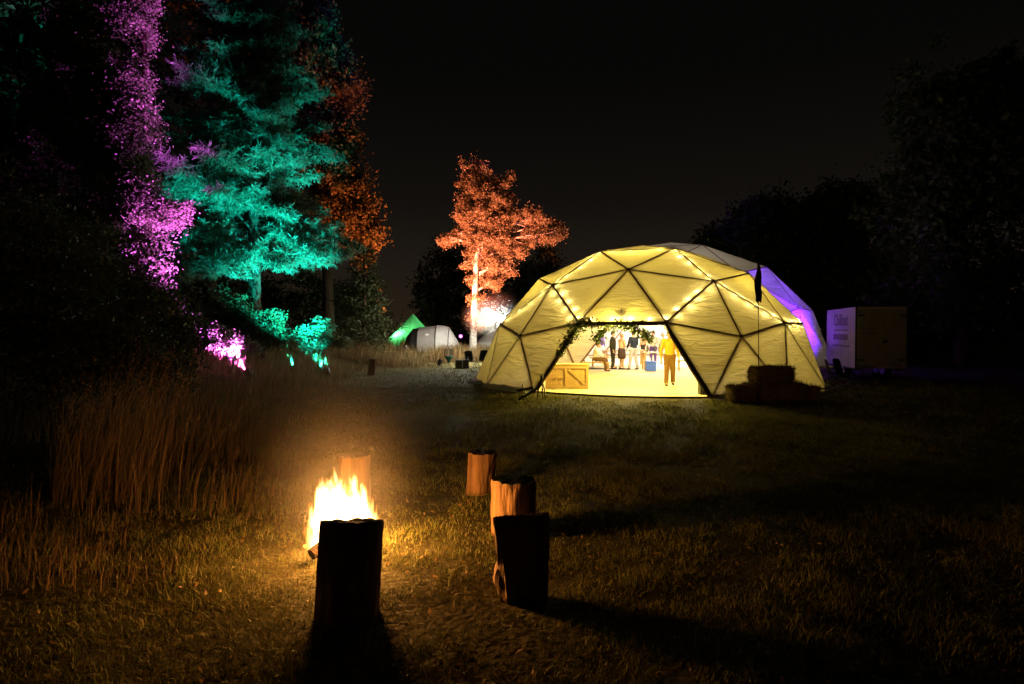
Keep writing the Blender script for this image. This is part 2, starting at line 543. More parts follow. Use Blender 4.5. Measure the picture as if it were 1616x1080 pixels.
# the doorway: the three panels round the missing ground hub between two pentagon hubs
mid12 = ICO[1] + ICO[2]
DOOR_AZ = atan2(mid12[1], mid12[0]) + YAW1
DOOR_HUB = int(np.argmin(np.linalg.norm(NP_ - (lambda v: v / np.linalg.norm(v))(ICO[1] + ICO[2] + ICO[6]), axis=1)))
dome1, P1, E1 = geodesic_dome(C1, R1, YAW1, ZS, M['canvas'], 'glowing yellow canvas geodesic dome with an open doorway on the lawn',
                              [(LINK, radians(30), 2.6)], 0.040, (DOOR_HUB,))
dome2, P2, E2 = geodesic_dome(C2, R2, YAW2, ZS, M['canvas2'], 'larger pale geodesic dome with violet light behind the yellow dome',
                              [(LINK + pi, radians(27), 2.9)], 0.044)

def key(*ids):
    return None
def near(P, w):
    w = np.array(w) / np.linalg.norm(w)
    return int(np.argmin(np.linalg.norm(NP_ - w, axis=1)))
def sl(a, b, i):
    p = (ICO[a] * (3 - i) + ICO[b] * i) / 3
    return near(None, p)
def fc(a, b, c):
    return near(None, ICO[a] + ICO[b] + ICO[c])
VT = near(None, ICO[0]); V7 = near(None, ICO[1]); V11 = near(None, ICO[2])
V4, V1 = sl(1, 0, 1), sl(1, 0, 2); V10, V2 = sl(2, 0, 1), sl(2, 0, 2)
V8, V9 = sl(1, 2, 1), sl(1, 2, 2); V3 = fc(1, 2, 0)
V6 = sl(1, 5, 1); V5 = fc(1, 5, 0); V12, V12b = sl(2, 3, 1), sl(2, 3, 2); VS = fc(2, 3, 0)
V14 = sl(1, 6, 1); V15 = sl(2, 6, 1); V13 = sl(1, 10, 1); V16 = sl(2, 7, 1)

# rolled door flaps, dark bound edges down both sides of the doorway
for (a, b, side) in ((V9, V15, 1),):
    A = Vector(P1[a]); B = Vector(P1[b])
    pts = [A.lerp(B, t) + Vector((-0.05, -0.03, -0.02 * sin(pi * t))) for t in np.linspace(0.02, 0.99, 9)]
    MB().tube(pts, [0.05, 0.062, 0.068, 0.064, 0.07, 0.072, 0.07, 0.075, 0.06], 10).build('rolled_flap', M['binding'], dome1, True)
A = Vector(P1[V8]); B = Vector(P1[V14])
MB().tube([A.lerp(B, t) + Vector((0.04, -0.03, -0.015)) for t in np.linspace(0.02, 0.98, 7)], [0.04, 0.05, 0.046, 0.05, 0.052, 0.05, 0.045], 8).build('rolled_flap', M['binding'], dome1, True)
A = Vector(P1[V8]); B = Vector(P1[V9])
MB().tube([A.lerp(B, t) + Vector((0, -0.02, -0.04)) for t in np.linspace(0.0, 1.0, 7)], 0.032, 8).build('lintel_binding', M['binding'], dome1, True)

# crumpled groundsheet skirt round the foot of the dome
def skirt(root, P, C, R, az0, az1, w, amp, seedv):
    V = []; F = []
    n = int(abs(az1 - az0) * R / 0.12); m = 5
    base = [i for i in range(len(P)) if NB_[i]]
    ang = sorted((atan2(P[i][1] - C[1], P[i][0] - C[0]), hypot(P[i][0] - C[0], P[i][1] - C[1])) for i in base)
    def rad_at(a):
        a = (a + pi) % (2 * pi) - pi
        for k in range(len(ang)):
            a0, r0 = ang[k]; a1, r1 = ang[(k + 1) % len(ang)]
            if k == len(ang) - 1: a1 += 2 * pi
            aa = a if a >= ang[0][0] else a + 2 * pi
            if a0 <= aa <= a1:
                p0 = np.array([cos(a0), sin(a0)]) * r0; p1 = np.array([cos(a1), sin(a1)]) * r1
                dv = np.array([cos(aa), sin(aa)]); e = p1 - p0
                return float(np.cross(p0, e) / np.cross(dv, e))
        return R
    for i in range(n + 1):
        a = az0 + (az1 - az0) * i / n
        r0 = rad_at(a)
        for j in range(m + 1):
            t = j / m
            r = r0 - 0.01 + w * t * (1 + 0.35 * mnoise.noise(Vector((a * 9, seedv, 0))))
            z = 0.12 * (1 - t) ** 1.5 + amp * abs(mnoise.noise(Vector((a * 16, t * 2.2, seedv)))) * (0.3 + sin(pi * t)) + 0.012
            V.append((C[0] + r * cos(a), C[1] + r * sin(a), G(C[0] + r * cos(a), C[1] + r * sin(a)) + z))
    for i in range(n):
        for j in range(m):
            a = i * (m + 1) + j
            F.append((a, a + 1, a + m + 2, a + m + 1))
    return build('ground_skirt', V, F, M['skirt_film'], root)
skirt(dome1, P1, C1, R1, DOOR_AZ - radians(24) , DOOR_AZ - radians(118), 0.34, 0.13, 1.0)
skirt(dome1, P1, C1, R1, DOOR_AZ + radians(24), DOOR_AZ + radians(112), 0.16, 0.06, 4.0)

# added fabric tunnel between the domes, widened to stop lamp light leaking out
lk = Vector((cos(LINK), sin(LINK), 0)); ls = Vector((-sin(LINK), cos(LINK), 0))
tn = empty('link_tunnel', (C1[0] + lk.x * 5.4, C1[1] + lk.y * 5.4, 0.06), 'added white fabric tunnel closing the gap between the two domes', 'tunnel')
V = []; F = []
for i, sdist in enumerate((4.35, 5.5, 6.8, 8.1, 9.4)):
    for k in range(17):
        a = pi * k / 16
        hw = 3.9 + 0.3 * i; hh = 2.85 + 0.14 * i
        p = Vector((C1[0], C1[1], 0.05)) + lk * sdist + ls * hw * cos(a) * (1 if abs(cos(a)) < .99 else 1) + Vector((0, 0, hh * sin(a) ** 0.7))
        V.append(p)
for i in range(4):
    for k in range(16):
        a = i * 17 + k
        F.append((a, a + 1, a + 18, a + 17))
build('fabric', V, F, M['canvas2'], tn)
for i in (1, 3):
    MB().tube([V[i * 17 + k] for k in range(17)], .03, 8).build('hoop', M['strut'], tn, True)

# dome floors
def floor_disc(C, R, z):
    n = 48
    V = [(C[0], C[1], z)] + [(C[0] + R * cos(2 * pi * k / n), C[1] + R * sin(2 * pi * k / n), z) for k in range(n)]
    F = [(0, 1 + k, 1 + (k + 1) % n) for k in range(n)]
    return V, F
mb = MB(); mb.add(*floor_disc(C1, R1 * 0.955, 0.050)); fl = mb.build('floor', M['floor']); tag(fl, 'sand coloured matting floor inside the yellow dome', 'floor', kind='structure')
mb = MB(); mb.add(*floor_disc(C2, R2 * 0.955, 0.042)); fl = mb.build('floor', M['floor']); tag(fl, 'sand coloured matting floor of the far dome', 'floor', kind='structure')
mb = MB(); mb.add([(5.2, 27.2, 0.046), (8.6, 26.6, 0.046), (9.8, 29.6, 0.046), (6.0, 30.0, 0.046)], [(0, 1, 2, 3)]); fl = mb.build('path', M['floor']); tag(fl, 'matting between the two domes', 'path', kind='structure')

# ------------------------------------------------------------------ lights
def light(name, kind, loc, col, power, radius=0.1, target=None, size=60, blend=0.6, parent=None):
    d = bpy.data.lights.new(name, kind)
    d.color = col; d.energy = power
    if kind != 'AREA': d.shadow_soft_size = radius
    if kind == 'SPOT':
        d.spot_size = radians(size); d.spot_blend = blend
    o = bpy.data.objects.new(name, d)
    COL.objects.link(o)
    loc = Vector(loc)
    if target is not None:
        o.rotation_mode = 'QUATERNION'
        o.rotation_quaternion = (Vector(target) - loc).to_track_quat('-Z', 'Y')
    if parent is not None:
        o.parent = parent
        loc = loc - wloc(parent)
    o.location = loc
    return o

BULB_W = emit('warm bulb glass', (1.0, 0.72, 0.28), 30)
BULB_C = emit('white bulb glass', (1.0, 0.90, 0.82), 30)
WARM = (1.0, 0.75, 0.095)
def pendant(x, y, z, ceiling, col, power, bulb, label):
    t = empty('pendant_lamp', (x, y, z), label, 'lamp')
    MB().tube([(x, y, z + 0.2), (x, y, ceiling)], 0.012, 6).build('cord', M['black'], t)
    MB().lathe((x, y, z), [(0.012, 0.22), (0.03, 0.20), (0.034, 0.10), (0.02, 0.09)], 12).build('lamp_holder', M['black'], t, True)
    MB().ball((x, y, z + 0.03), 0.065, 10, 8).build('bulb', bulb, t, True)
    light('lamp_light', 'POINT', (x, y, z - 0.12), col, power, 0.05, parent=t)
pendant(4.1, 21.6, 3.35, 4.55, WARM, 760, BULB_W, 'warm pendant lamp hanging under the apex of the yellow dome')
pendant(6.9, 20.4, 2.75, 3.9, WARM, 330, BULB_W, 'warm pendant lamp over the bale side of the yellow dome')
pendant(1.6, 22.2, 2.75, 4.0, WARM, 330, BULB_W, 'warm pendant lamp over the bar side of the yellow dome')
pendant(3.1, 18.0, 1.98, 2.4, WARM, 430, BULB_W, 'warm pendant lamp just inside the doorway lintel')
pendant(5.7, 26.3, 2.9, 4.2, (1.0, 0.86, 0.60), 380, BULB_C, 'white pendant lamp at the back of the yellow dome above the guests')
pendant(8.0, 33.2, 3.6, 6.2, (1.0, 0.86, 0.64), 3400, BULB_C, 'white pendant lamp lighting the guests in the far dome')
pendant(10.5, 38.5, 4.0, 6.2, (1.0, 0.84, 0.76), 2200, BULB_C, 'white pendant lamp at the back of the far dome')

# fairy lights along the struts
def fairy(path, P, C, R, label, sp=0.26, n_r=0.017):
    pts = [Vector(P[i]) for i in path]
    cen = Vector((C[0], C[1], C[2] + 0.1 * R))
    root = empty('fairy_light_string', (pts[0].x, pts[0].y, pts[0].z), label, 'fairy lights', 'fairy light strings on the yellow dome')
    cable = []; bulbs = MB(); k = 0
    for a, b in zip(pts[:-1], pts[1:]):
        L = (b - a).length; n = int(L / sp)
        side = (b - a).cross(a - cen).normalized()
        for i in range(n):
            t = (i + 0.5 + random.uniform(-0.22, 0.22)) / n
            p = a.lerp(b, t)
            inn = (cen - p).normalized()
            q = p + inn * (0.09 + random.uniform(-0.01, 0.015)) + side * (0.10 if k % 2 else -0.085) * random.uniform(0.6, 1.3)
            bulbs.ball(q, n_r, 6, 4)
            lo_ = bpy.data.objects.new('bulb_light', FAIRY_L); COL.objects.link(lo_); lo_.parent = root; lo_.location = q - inn * 0.024 - wloc(root)
            cable.append(q + inn * 0.02); k += 1
    MB().tube(cable, 0.006, 4).build('cable', M['black'], root)
    bulbs.build('bulbs', FAIRY, root, True)['kind'] = 'stuff'
    return root
FAIRY = emit('fairy bulb glass', (1.0, 0.80, 0.30), 40)
FAIRY.cycles.emission_sampling = 'NONE'
FAIRY_L = bpy.data.lights.new('bulb_light', 'POINT')
FAIRY_L.color = (1.0, 0.80, 0.28); FAIRY_L.energy = 12.5; FAIRY_L.shadow_soft_size = 0.01
fairy([V6, V4, V1], P1, C1, R1, 'string of fairy lights climbing the birch side struts of the yellow dome')
fairy([V4, V8, V9], P1, C1, R1, 'string of fairy lights down to and along the doorway lintel')
fairy([V1, V2, V10], P1, C1, R1, 'string of fairy lights over the top front struts of the yellow dome')
fairy([V9, V10, V12, V12b], P1, C1, R1, 'string of fairy lights zigzagging above the straw bales and flag')

# ------------------------------------------------------------------ floodlights
def floodlight(loc, target, label, col, power, size, emit_strength, tilt_lamp=True, radius=0.06, blend=0.7):
    """Small round can light on a yoke, its lit lens towards the target."""
    x, y, z = loc
    t = empty('floodlight', (x, y, z), label, 'floodlight', 'coloured floodlights in the grass')
    d = (Vector(target) - Vector((x, y, z + 0.22))).normalized()
    c = Vector((x, y, z + 0.22))
    MB().tube([c - d * 0.16, c - d * 0.14, c + d * 0.10, c + d * 0.12], [0.07, 0.1, 0.11, 0.12], 14).build('housing', M['black'], t, True)
    s = d.cross(Vector((0, 0, 1))).normalized()
    MB().tube([c - s * 0.14, c - s * 0.15 - Vector((0, 0, 0.2)), c + s * 0.15 - Vector((0, 0, 0.2)), c + s * 0.14], 0.014, 6).build('yoke', M['black'], t)
    MB().tube([c + d * 0.122, c + d * 0.126], 0.10, 14).build('lens', emit('lens ' + label[:12], col, emit_strength), t)
    light('flood_beam', 'SPOT', c + d * 0.16, col, power, radius, target, size, blend, t)
    return t

MAG = (0.80, 0.10, 1.0)
TEAL = (0.01, 0.92, 0.90)
ORANGE = (1.0, 0.21, 0.11)

# magenta, under the leaning tree
floodlight(at(366, 21.9), (-12.9, 21.2, 8.2), 'magenta floodlight on the bank under the tall leafy tree', MAG, 60000, 60, 14)
floodlight(at(392, 19.6), (-13.2, 21.2, 6.2), 'magenta floodlight at the bank edge beside the bramble bush', MAG, 34000, 60, 14)  # extra lamp, added to light the near side of the leafy tree
# teal, under the conifer
floodlight(at(516, 24.0), (-11.3, 28.4, 6.4), 'teal floodlight in the grass below the feathery conifer', TEAL, 46000, 54, 1.2)
floodlight(at(462, 23.2), (-11.2, 28.4, 9.0), 'second teal floodlight nearer the dark bush at the conifer foot', TEAL, 13000, 50, 1.2)  # extra lamp, added to spread teal light over more of the conifer
floodlight(at(505, 25.0), (-8.35, 26.3, 1.9), 'small teal floodlight shining into the low bush', TEAL, 1100, 64, 6)  # extra lamp, added because the tree beams miss this bush
# orange floods either side of the birch
lo = at(694, 31.4)
floodlight(lo, (-1.2, 36.2, 7.4), 'orange floodlight on the lawn edge aimed up at the birch', ORANGE, 72000, 66, 12)
lo2 = at(640, 35.4)
floodlight(lo2, (-9.8, 38.5, 11.5), 'red orange floodlight hidden beside the green tent', (1.0, 0.14, 0.03), 26000, 50, 2)

# white work light on a stand beside the birch
wl = at(786, 33.5)
wlt = empty('work_light', (wl[0], wl[1], wl[2]), 'bright white work light on a stand between the birch and the dome', 'work light')
wz = zpx(498, 33.5)
MB().tube([(wl[0], wl[1], wl[2]), (wl[0], wl[1], wz - 0.1)], 0.02, 8).build('stand_pole', M['black'], wlt)
for k in range(3):
    a = 2 * pi * k / 3 + 0.4
    MB().tube([(wl[0], wl[1], wl[2] + 0.5), (wl[0] + 0.45 * cos(a), wl[1] + 0.45 * sin(a), wl[2])], 0.014, 6).build('leg', M['black'], wlt)
wa = Vector((wl[0] - 0.70, wl[1], wz + 0.24)); wb = Vector((wl[0] + 0.50, wl[1], wz - 0.34))
wd_ = (wb - wa)
for k_, (t0, t1) in enumerate(((0.0, 0.30), (0.37, 1.0))):
    p0 = wa + wd_ * t0; p1 = wa + wd_ * t1; ex = (p1 - p0).normalized()
    MB().tube([p0 - ex * .05 + Vector((0, .16, 0)), p1 + ex * .05 + Vector((0, .16, 0))], .19, 14).build('lamp_head', M['black'], wlt, True)
    MB().tube([p0 - ex * .10, p0 - ex * .06, p0, p1, p1 + ex * .06, p1 + ex * .10], [.05, .13, .16, .16, .13, .05], 16).build('lamp_tube', emit('work light tube', (0.88, 1.0, 0.96), 170), wlt, True)
ms = MB().ball((0, 0, 0), 1.0, 20, 14)  # added ball of haze imitating the lens glare of the work light
glare_haze = build('glare_haze', ms.V, ms.F, None, None, True); glare_haze.location = (wl[0] - .1, wl[1] - 0.2, wz - .05); glare_haze.scale = (2.0, 1.6, 1.5)
tag(glare_haze, 'added haze imitating the glare round the white work light', 'glare_haze', kind='stuff')
light('work_beam', 'SPOT', (wl[0] - 0.2, wl[1] - 0.36, wz - 0.05), (1.0, 0.94, 0.70), 2600, 0.15, (-6.0, 30.5, 0.2), 150, 0.8, wlt)
light('work_beam', 'SPOT', (wl[0] - 0.5, wl[1] - 0.36, wz + 0.05), (1.0, 0.96, 0.80), 1100, 0.15, (-4.6, 37.0, 0.9), 120, 0.8, wlt)

# violet floodlight in the gap behind the yellow dome
floodlight((15.7, 26.6, G(15.7, 26.6)), (13.0, 30.2, 3.9), 'violet floodlight behind the trailer aimed at the far dome', (0.17, 0.02, 1.0), 11000, 84, 14, radius=0.1, blend=0.9)
floodlight((11.5, 27.2, G(11.5, 27.2)), (12.4, 24.4, 2.9), 'violet floodlight in the gap beside the trailer lettering', (0.25, 0.04, 1.0), 330, 60, 14, radius=0.1, blend=0.9)

# ------------------------------------------------------------------ leaves and trees
def rand_dirs(n):
    v = rng.normal(size=(n, 3)); return v / np.linalg.norm(v, axis=1, keepdims=True)

def leaf_mesh(cent, size, aspect=1.7, droop=0.0, fold=0.25):
    """Diamond leaves, folded along the rib: 4 vertices, 2 triangles each."""
    n = len(cent)
    d = rand_dirs(n); d[:, 2] -= droop; d /= np.linalg.norm(d, axis=1, keepdims=True)
    r = rand_dirs(n); s = np.cross(d, r); s /= np.linalg.norm(s, axis=1, keepdims=True) + 1e-9
    u = np.cross(s, d)
    size = np.asarray(size).reshape(-1, 1) * np.ones((n, 1))
    L = size * 0.5; Wd = L / aspect
    p0 = cent - d * L; p2 = cent + d * L
    p1 = cent + s * Wd + u * Wd * fold * 2 - d * L * 0.15; p3 = cent - s * Wd + u * Wd * fold * 2 - d * L * 0.15
    V = np.stack([p0, p1, p2, p3], 1).reshape(-1, 3)
    b = np.arange(n) * 4
    F = np.concatenate([np.stack([b, b + 1, b + 2], 1), np.stack([b, b + 2, b + 3], 1)])
    return V, F

def limb(mb, a, b, r0, r1, bend=0.12, n=6, seg=5):
    a = Vector(a); b = Vector(b); L = (b - a).length
    off = Vector((random.uniform(-1, 1), random.uniform(-1, 1), random.uniform(0.0, 1))) * bend * L
    pts = []; rr = []
    for i in range(seg + 1):
        t = i / seg
        pts.append(a.lerp(b, t) + off * (4 * t * (1 - t)) * 0.5)
        rr.append(r0 * (1 - t) + r1 * t)
    mb.tube(pts, rr, n)
    return pts

def broad_tree(name, label, base, trunk_top, r_trunk, lobes, n_clump, per, clump_r, leaf, lmat, bmat, group=None, droop=0.0, cat='tree', bare=0.0, twig=True):
    """Trunk, limbs to every lobe, leaf clumps scattered through each lobe's shell."""
    root = empty(name, base, label, cat, group)
    bm_ = MB()
    base_v = Vector(base); top = Vector(trunk_top)
    mid = base_v.lerp(top, 0.5) + Vector((random.uniform(-.2, .2), random.uniform(-.2, .2), 0))
    tp = [base_v - Vector((0, 0, 0.15)), base_v + Vector((0, 0, 0.25)), base_v.lerp(mid, .55), mid, mid.lerp(top, .5), top]
    bm_.tube(tp, [r_trunk * 1.5, r_trunk * 1.12, r_trunk * .92, r_trunk * .72, r_trunk * .45, r_trunk * .15], 10)
    br = MB()
    vol = np.array([l[3] * l[4] * l[5] for l in lobes]) ** 0.72
    cnt = np.maximum(3, (vol / vol.sum() * n_clump)).astype(int)
    cl = []
    for l, k in zip(lobes, cnt):
        c = np.array(l[:3]); rr = np.array(l[3:6])
        t0 = min(0.95, max(0.25, (c[2] - rr[2] * 0.9 - base[2]) / max(0.1, (top.z - base[2]))))
        root_p = base_v.lerp(top, t0)
        pts = limb(br, root_p, Vector(c), r_trunk * 0.42 * (1 - 0.6 * t0), 0.02, 0.10)
        d = rand_dirs(k); rad = rng.uniform(0.25, 1.0, (k, 1)) ** 0.55
        jit = 1 + 0.16 * rng.normal(size=(k, 1))
        q = c + d * rr * rad * jit
        cl.append(q)
        if twig:
            for p in q[:: max(1, k // 10)]:
                limb(br, pts[random.randint(2, 5)], Vector(p), 0.018 + r_trunk * 0.05, 0.006, 0.15, 5, 3)
    cl = np.concatenate(cl)
    m = len(cl)
    cr_ = clump_r * rng.uniform(0.5, 1.35, (m, 1))
    keepp = rng.integers(int(per * 0.5), int(per * 1.4), m)
    rep = np.repeat(np.arange(m), keepp)
    off = rng.normal(size=(len(rep), 3)) * cr_[rep] * 0.5
    off[:, 2] *= 0.75
    off[:, 2] -= droop * np.abs(rng.normal(size=len(rep))) * cr_[rep, 0] * 0.8
    cent = cl[rep] + off
    cent = cent[cent[:, 2] > base[2] + 0.05]
    V, F = leaf_mesh(cent, leaf * rng.uniform(0.65, 1.3, len(cent)), 1.6, droop * 0.6)
    bm_.build('trunk', bmat, root, True)
    br.build('branches', bmat, root, True)['kind'] = 'stuff'
    o = build('crown', V, F, lmat, root, False)
    return root

def conifer(name, label, base, H, r_trunk, Lmax, first, n_br, lmat, group=None, needle=0.26, dens=1.0, droop=0.35, shape=0.8, lean=(0, 0), wild=0.0):
    """Straight stem, drooping whorled boughs carrying flat feathery sprays."""
    root = empty(name, base, label, 'tree', group)
    b = Vector(base); top = b + Vector((lean[0], lean[1], H))
    MB().tube([b - Vector((0, 0, .15)), b + Vector((0, 0, .3)), b.lerp(top, .35), b.lerp(top, .7), top], [r_trunk * 1.5, r_trunk * 1.1, r_trunk * .85, r_trunk * .45, 0.02], 10).build('trunk', M['bark'], root, True)
    br = MB(); C = []; D = []
    for i in range(n_br):
        t = first + (1 - first) * (i / n_br) ** 0.95
        p = b.lerp(top, t)
        az = i * 2.399 + random.uniform(-.3, .3)
        prof = (1 - (t - first) / (1 - first)) ** shape
        L = Lmax * max(0.08, prof) * random.uniform(0.7 - 0.25 * wild, 1.12 + 0.1 * wild)
        out = Vector((cos(az), sin(az), 0))
        rise = random.uniform(0.0 - 0.3 * wild, 0.25 + 0.35 * wild)
        pts = []
        for k in range(7):
            s = k / 6
            pts.append(p + out * L * s + Vector((0, 0, L * (rise * s - droop * s * s + 0.10 * s ** 3))))
        br.tube(pts, [max(0.008, r_trunk * 0.18 * (1 - k / 6.4)) for k in range(7)], 5)
        nt_ = max(4, int(L * 9 * dens))
        side = out.cross(Vector((0, 0, 1)))
        for k in range(nt_):
            s = 0.18 + 0.82 * (k + random.random()) / nt_
            f = s * 6; j = min(5, int(f)); q = pts[j].lerp(pts[j + 1], f - j)
            tl = (0.30 + 0.42 * L * (1 - s) * 0.6) * random.uniform(0.6, 1.2)
            sgn = 1 if k % 2 else -1
            dirv = (out * random.uniform(0.45, 0.8) + side * sgn * random.uniform(0.6, 1.0) + Vector((0, 0, random.uniform(-.35 - .3 * wild, .05 + .5 * wild)))).normalized()
            if k % 3 == 0: br.tube([q, q + dirv * tl * 0.9], [0.010, 0.004], 4, False)
            m = max(3, int(tl * 22 * dens))
            u = np.linspace(0.05, 1.0, m)
            P_ = np.array(q)[None] + np.array(dirv)[None] * (u * tl)[:, None]
            C.append(P_); D.append(np.repeat(np.array(dirv)[None], m, 0))
    C = np.concatenate(C); D = np.concatenate(D)
    n = len(C)
    R_ = rand_dirs(n); d = D * 0.75 + R_ * 0.8; d[:, 2] -= 0.12; d /= np.linalg.norm(d, axis=1, keepdims=True)
    s = np.cross(d, rand_dirs(n)); s /= np.linalg.norm(s, axis=1, keepdims=True) + 1e-9
    L = (needle * rng.uniform(0.6, 1.25, n))[:, None]; Wd = L * 0.085
    V = np.stack([C - s * Wd, C + s * Wd, C + d * L + s * Wd * 0.4, C + d * L - s * Wd * 0.4], 1).reshape(-1, 3)
    F = (np.arange(n) * 4)[:, None] + np.array([[0, 1, 2, 3]])
    br.build('branches', M['bark'], root, True)['kind'] = 'stuff'
    build('crown', V, F, lmat, root, False)
    return root

def lobe(px, py, d, rx, ry, dz=0.0, rdep=None):
    """Crown lobe seen at (px, py) at distance d, radii in photo pixels."""
    k = d / 1000
    return ((px - 808) * k, d + dz, zpx(py, d), rx * k, (rdep if rdep is not None else rx * k * 0.9), ry * k)

# tall leafy tree under the magenta flood
d = 22.5
bx, by, bz = at(212, d)
broad_tree('leafy_tree', 'tall leafy tree lit magenta on one side at the top of the bank', (bx, by, bz), (bx + .5, by, 15.5), 0.26,
           [lobe(214, 40, d, 40, 52), lobe(222, -70, d, 50, 60), lobe(160, -60, d, 60, 60, .6), lobe(224, 130, d, 24, 40, -.4), lobe(206, 190, d, 40, 44), lobe(226, 235, d, 26, 34, -.5),
            lobe(214, 285, d, 34, 34), lobe(262, 345, d, 40, 24, -.3), lobe(236, 300, d, 26, 26, -.5), lobe(250, 322, d, 26, 22, -.5), lobe(228, 180, d, 24, 30, -.5), lobe(244, 385, d, 26, 26, -.4), lobe(252, 425, d, 22, 22, -.5), lobe(140, 130, d, 60, 55, .8),
            lobe(150, 240, d, 54, 50, .6), lobe(60, 150, d, 50, 40, 1.0), lobe(70, 230, d, 50, 40, .8), lobe(90, 40, d, 60, 60, 1.2), lobe(180, 330, d, 40, 36, .3)],
           1350, 120, 0.38, 0.096, M['leaf'], M['bark'], 'lit trees on the bank', bare=0)

# feathery conifer under the teal flood
d = 29.5
conifer('conifer_tree', 'big feathery conifer lit teal behind the long grass', at(402, d), 18.5, 0.30, 5.0, 0.21, 150, M['needle'], 'lit trees on the bank', needle=0.23, dens=1.75, droop=0.30, shape=0.5, wild=1.0)

# the darker broadleaf tree catching red light behind the conifer
d = 39.0
bx, by, bz = at(520, d)
broad_tree('weeping_tree', 'tall drooping tree faintly lit red behind the teal conifer', (bx, by, bz), (bx, by, 17.5), 0.34,
           [lobe(500, 130, d, 46, 60), lobe(545, 150, d, 28, 34, -.5), lobe(522, 90, d, 30, 36), lobe(540, 220, d, 26, 40), lobe(510, 240, d, 46, 50), lobe(548, 290, d, 32, 42, -.5),
            lobe(582, 350, d, 20, 36, -.4), lobe(560, 330, d, 32, 44), lobe(520, 340, d, 46, 50), lobe(575, 395, d, 18, 22), lobe(470, 60, d, 40, 50), lobe(500, 30, d, 34, 40)],
           620, 80, 0.62, 0.20, M['leaf'], M['bark'], 'lit trees on the bank', droop=0.7)

# white-stemmed birch in the orange flood
d = 36.0
bx, by, bz = at(746, d)
broad_tree('birch_tree', 'slender white birch glowing orange beside the tents', (bx, by, bz), (bx + 0.75, by, zpx(285, d)), 0.20,
           [lobe(756, 264, d, 24, 17), lobe(742, 292, d, 22, 24), lobe(768, 290, d, 18, 18), lobe(798, 286, d, 15, 16), lobe(764, 318, d, 34, 24), lobe(735, 325, d, 18, 22), lobe(796, 318, d, 20, 20), lobe(752, 350, d, 34, 22), lobe(792, 348, d, 30, 24),
            lobe(830, 336, d, 22, 16), lobe(848, 352, d, 22, 18), lobe(880, 357, d, 15, 19, .4), lobe(868, 374, d, 20, 10), lobe(835, 376, d, 18, 18), lobe(705, 375, d, 17, 13), lobe(726, 368, d, 14, 8), lobe(752, 384, d, 26, 20),
            lobe(788, 386, d, 30, 22), lobe(816, 392, d, 16, 18), lobe(745, 412, d, 17, 15), lobe(776, 418, d, 24, 20), lobe(800, 415, d, 14, 18), lobe(774, 446, d, 18, 14), lobe(748, 440, d, 12, 12), lobe(752, 472, d, 13, 12), lobe(752, 506, d, 15, 18)],
           880, 84, 0.25, 0.088, M['birch_leaf'], M['birch_bark'], 'lit trees on the bank', droop=0.5)

# dark shrub mass on the near bank
d = 11.5
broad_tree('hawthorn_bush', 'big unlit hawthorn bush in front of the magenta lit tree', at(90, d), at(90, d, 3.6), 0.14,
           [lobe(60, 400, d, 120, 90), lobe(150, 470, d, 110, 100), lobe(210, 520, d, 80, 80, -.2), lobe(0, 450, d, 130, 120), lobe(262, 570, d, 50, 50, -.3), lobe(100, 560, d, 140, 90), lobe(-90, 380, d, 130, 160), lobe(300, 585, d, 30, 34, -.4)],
           560, 60, 0.36, 0.085, M['unlit_leaf'], M['bark'], 'unlit trees and bushes', cat='bush')
d = 18.5
broad_tree('hawthorn_bush', 'dark bush at the bank edge beside the magenta floodlight', at(300, d), at(300, d, 2.4), 0.10,
           [lobe(290, 530, d, 44, 34), lobe(256, 500, d, 44, 44), lobe(215, 480, d, 50, 56)],
           240, 60, 0.32, 0.09, M['unlit_leaf'], M['bark'], 'unlit trees and bushes', cat='bush')
d = 20.2
broad_tree('bramble_bush', 'low bramble bush brightly lit magenta by the floodlight', at(362, d), at(362, d, G(*at(362, d)[:2]) + 0.9), 0.04,
           [lobe(350, 526, d, 15, 12), lobe(362, 540, d, 18, 10), lobe(346, 548, d, 14, 10), lobe(372, 552, d, 10, 8, -.3), lobe(398, 549, d, 16, 8, .3)],
           70, 46, 0.20, 0.085, M['leaf'], M['bark'], 'lit bushes', cat='bush')
d = 26.0
broad_tree('bramble_bush', 'low bush brightly lit teal beside the floodlight', at(490, d), at(490, d, G(*at(490, d)[:2]) + 0.9), 0.04,
           [lobe(490, 522, d, 20, 17, .7), lobe(506, 520, d, 14, 16, .7), lobe(472, 528, d, 16, 12, .7), lobe(528, 540, d, 18, 9, .8), lobe(490, 545, d, 26, 10, .6)],
           150, 50, 0.26, 0.10, M['leaf'], M['bark'], 'lit bushes', cat='bush')
d = 26.6
broad_tree('hawthorn_bush', 'dark bush hiding the foot of the teal conifer', at(415, d), at(415, d, 2.6), 0.08,
           [lobe(400, 512, d, 44, 28), lobe(432, 515, d, 26, 22), lobe(362, 498, d, 40, 38), lobe(420, 532, d, 40, 18)],
           260, 64, 0.32, 0.10, M['unlit_leaf'], M['bark'], 'unlit trees and bushes', cat='bush')
d = 43
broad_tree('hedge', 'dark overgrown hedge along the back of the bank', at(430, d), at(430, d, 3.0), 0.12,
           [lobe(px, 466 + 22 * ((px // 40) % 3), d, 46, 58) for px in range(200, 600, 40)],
           420, 80, 0.7, 0.22, M['unlit_leaf'], M['bark'], 'unlit trees and bushes', cat='hedge')
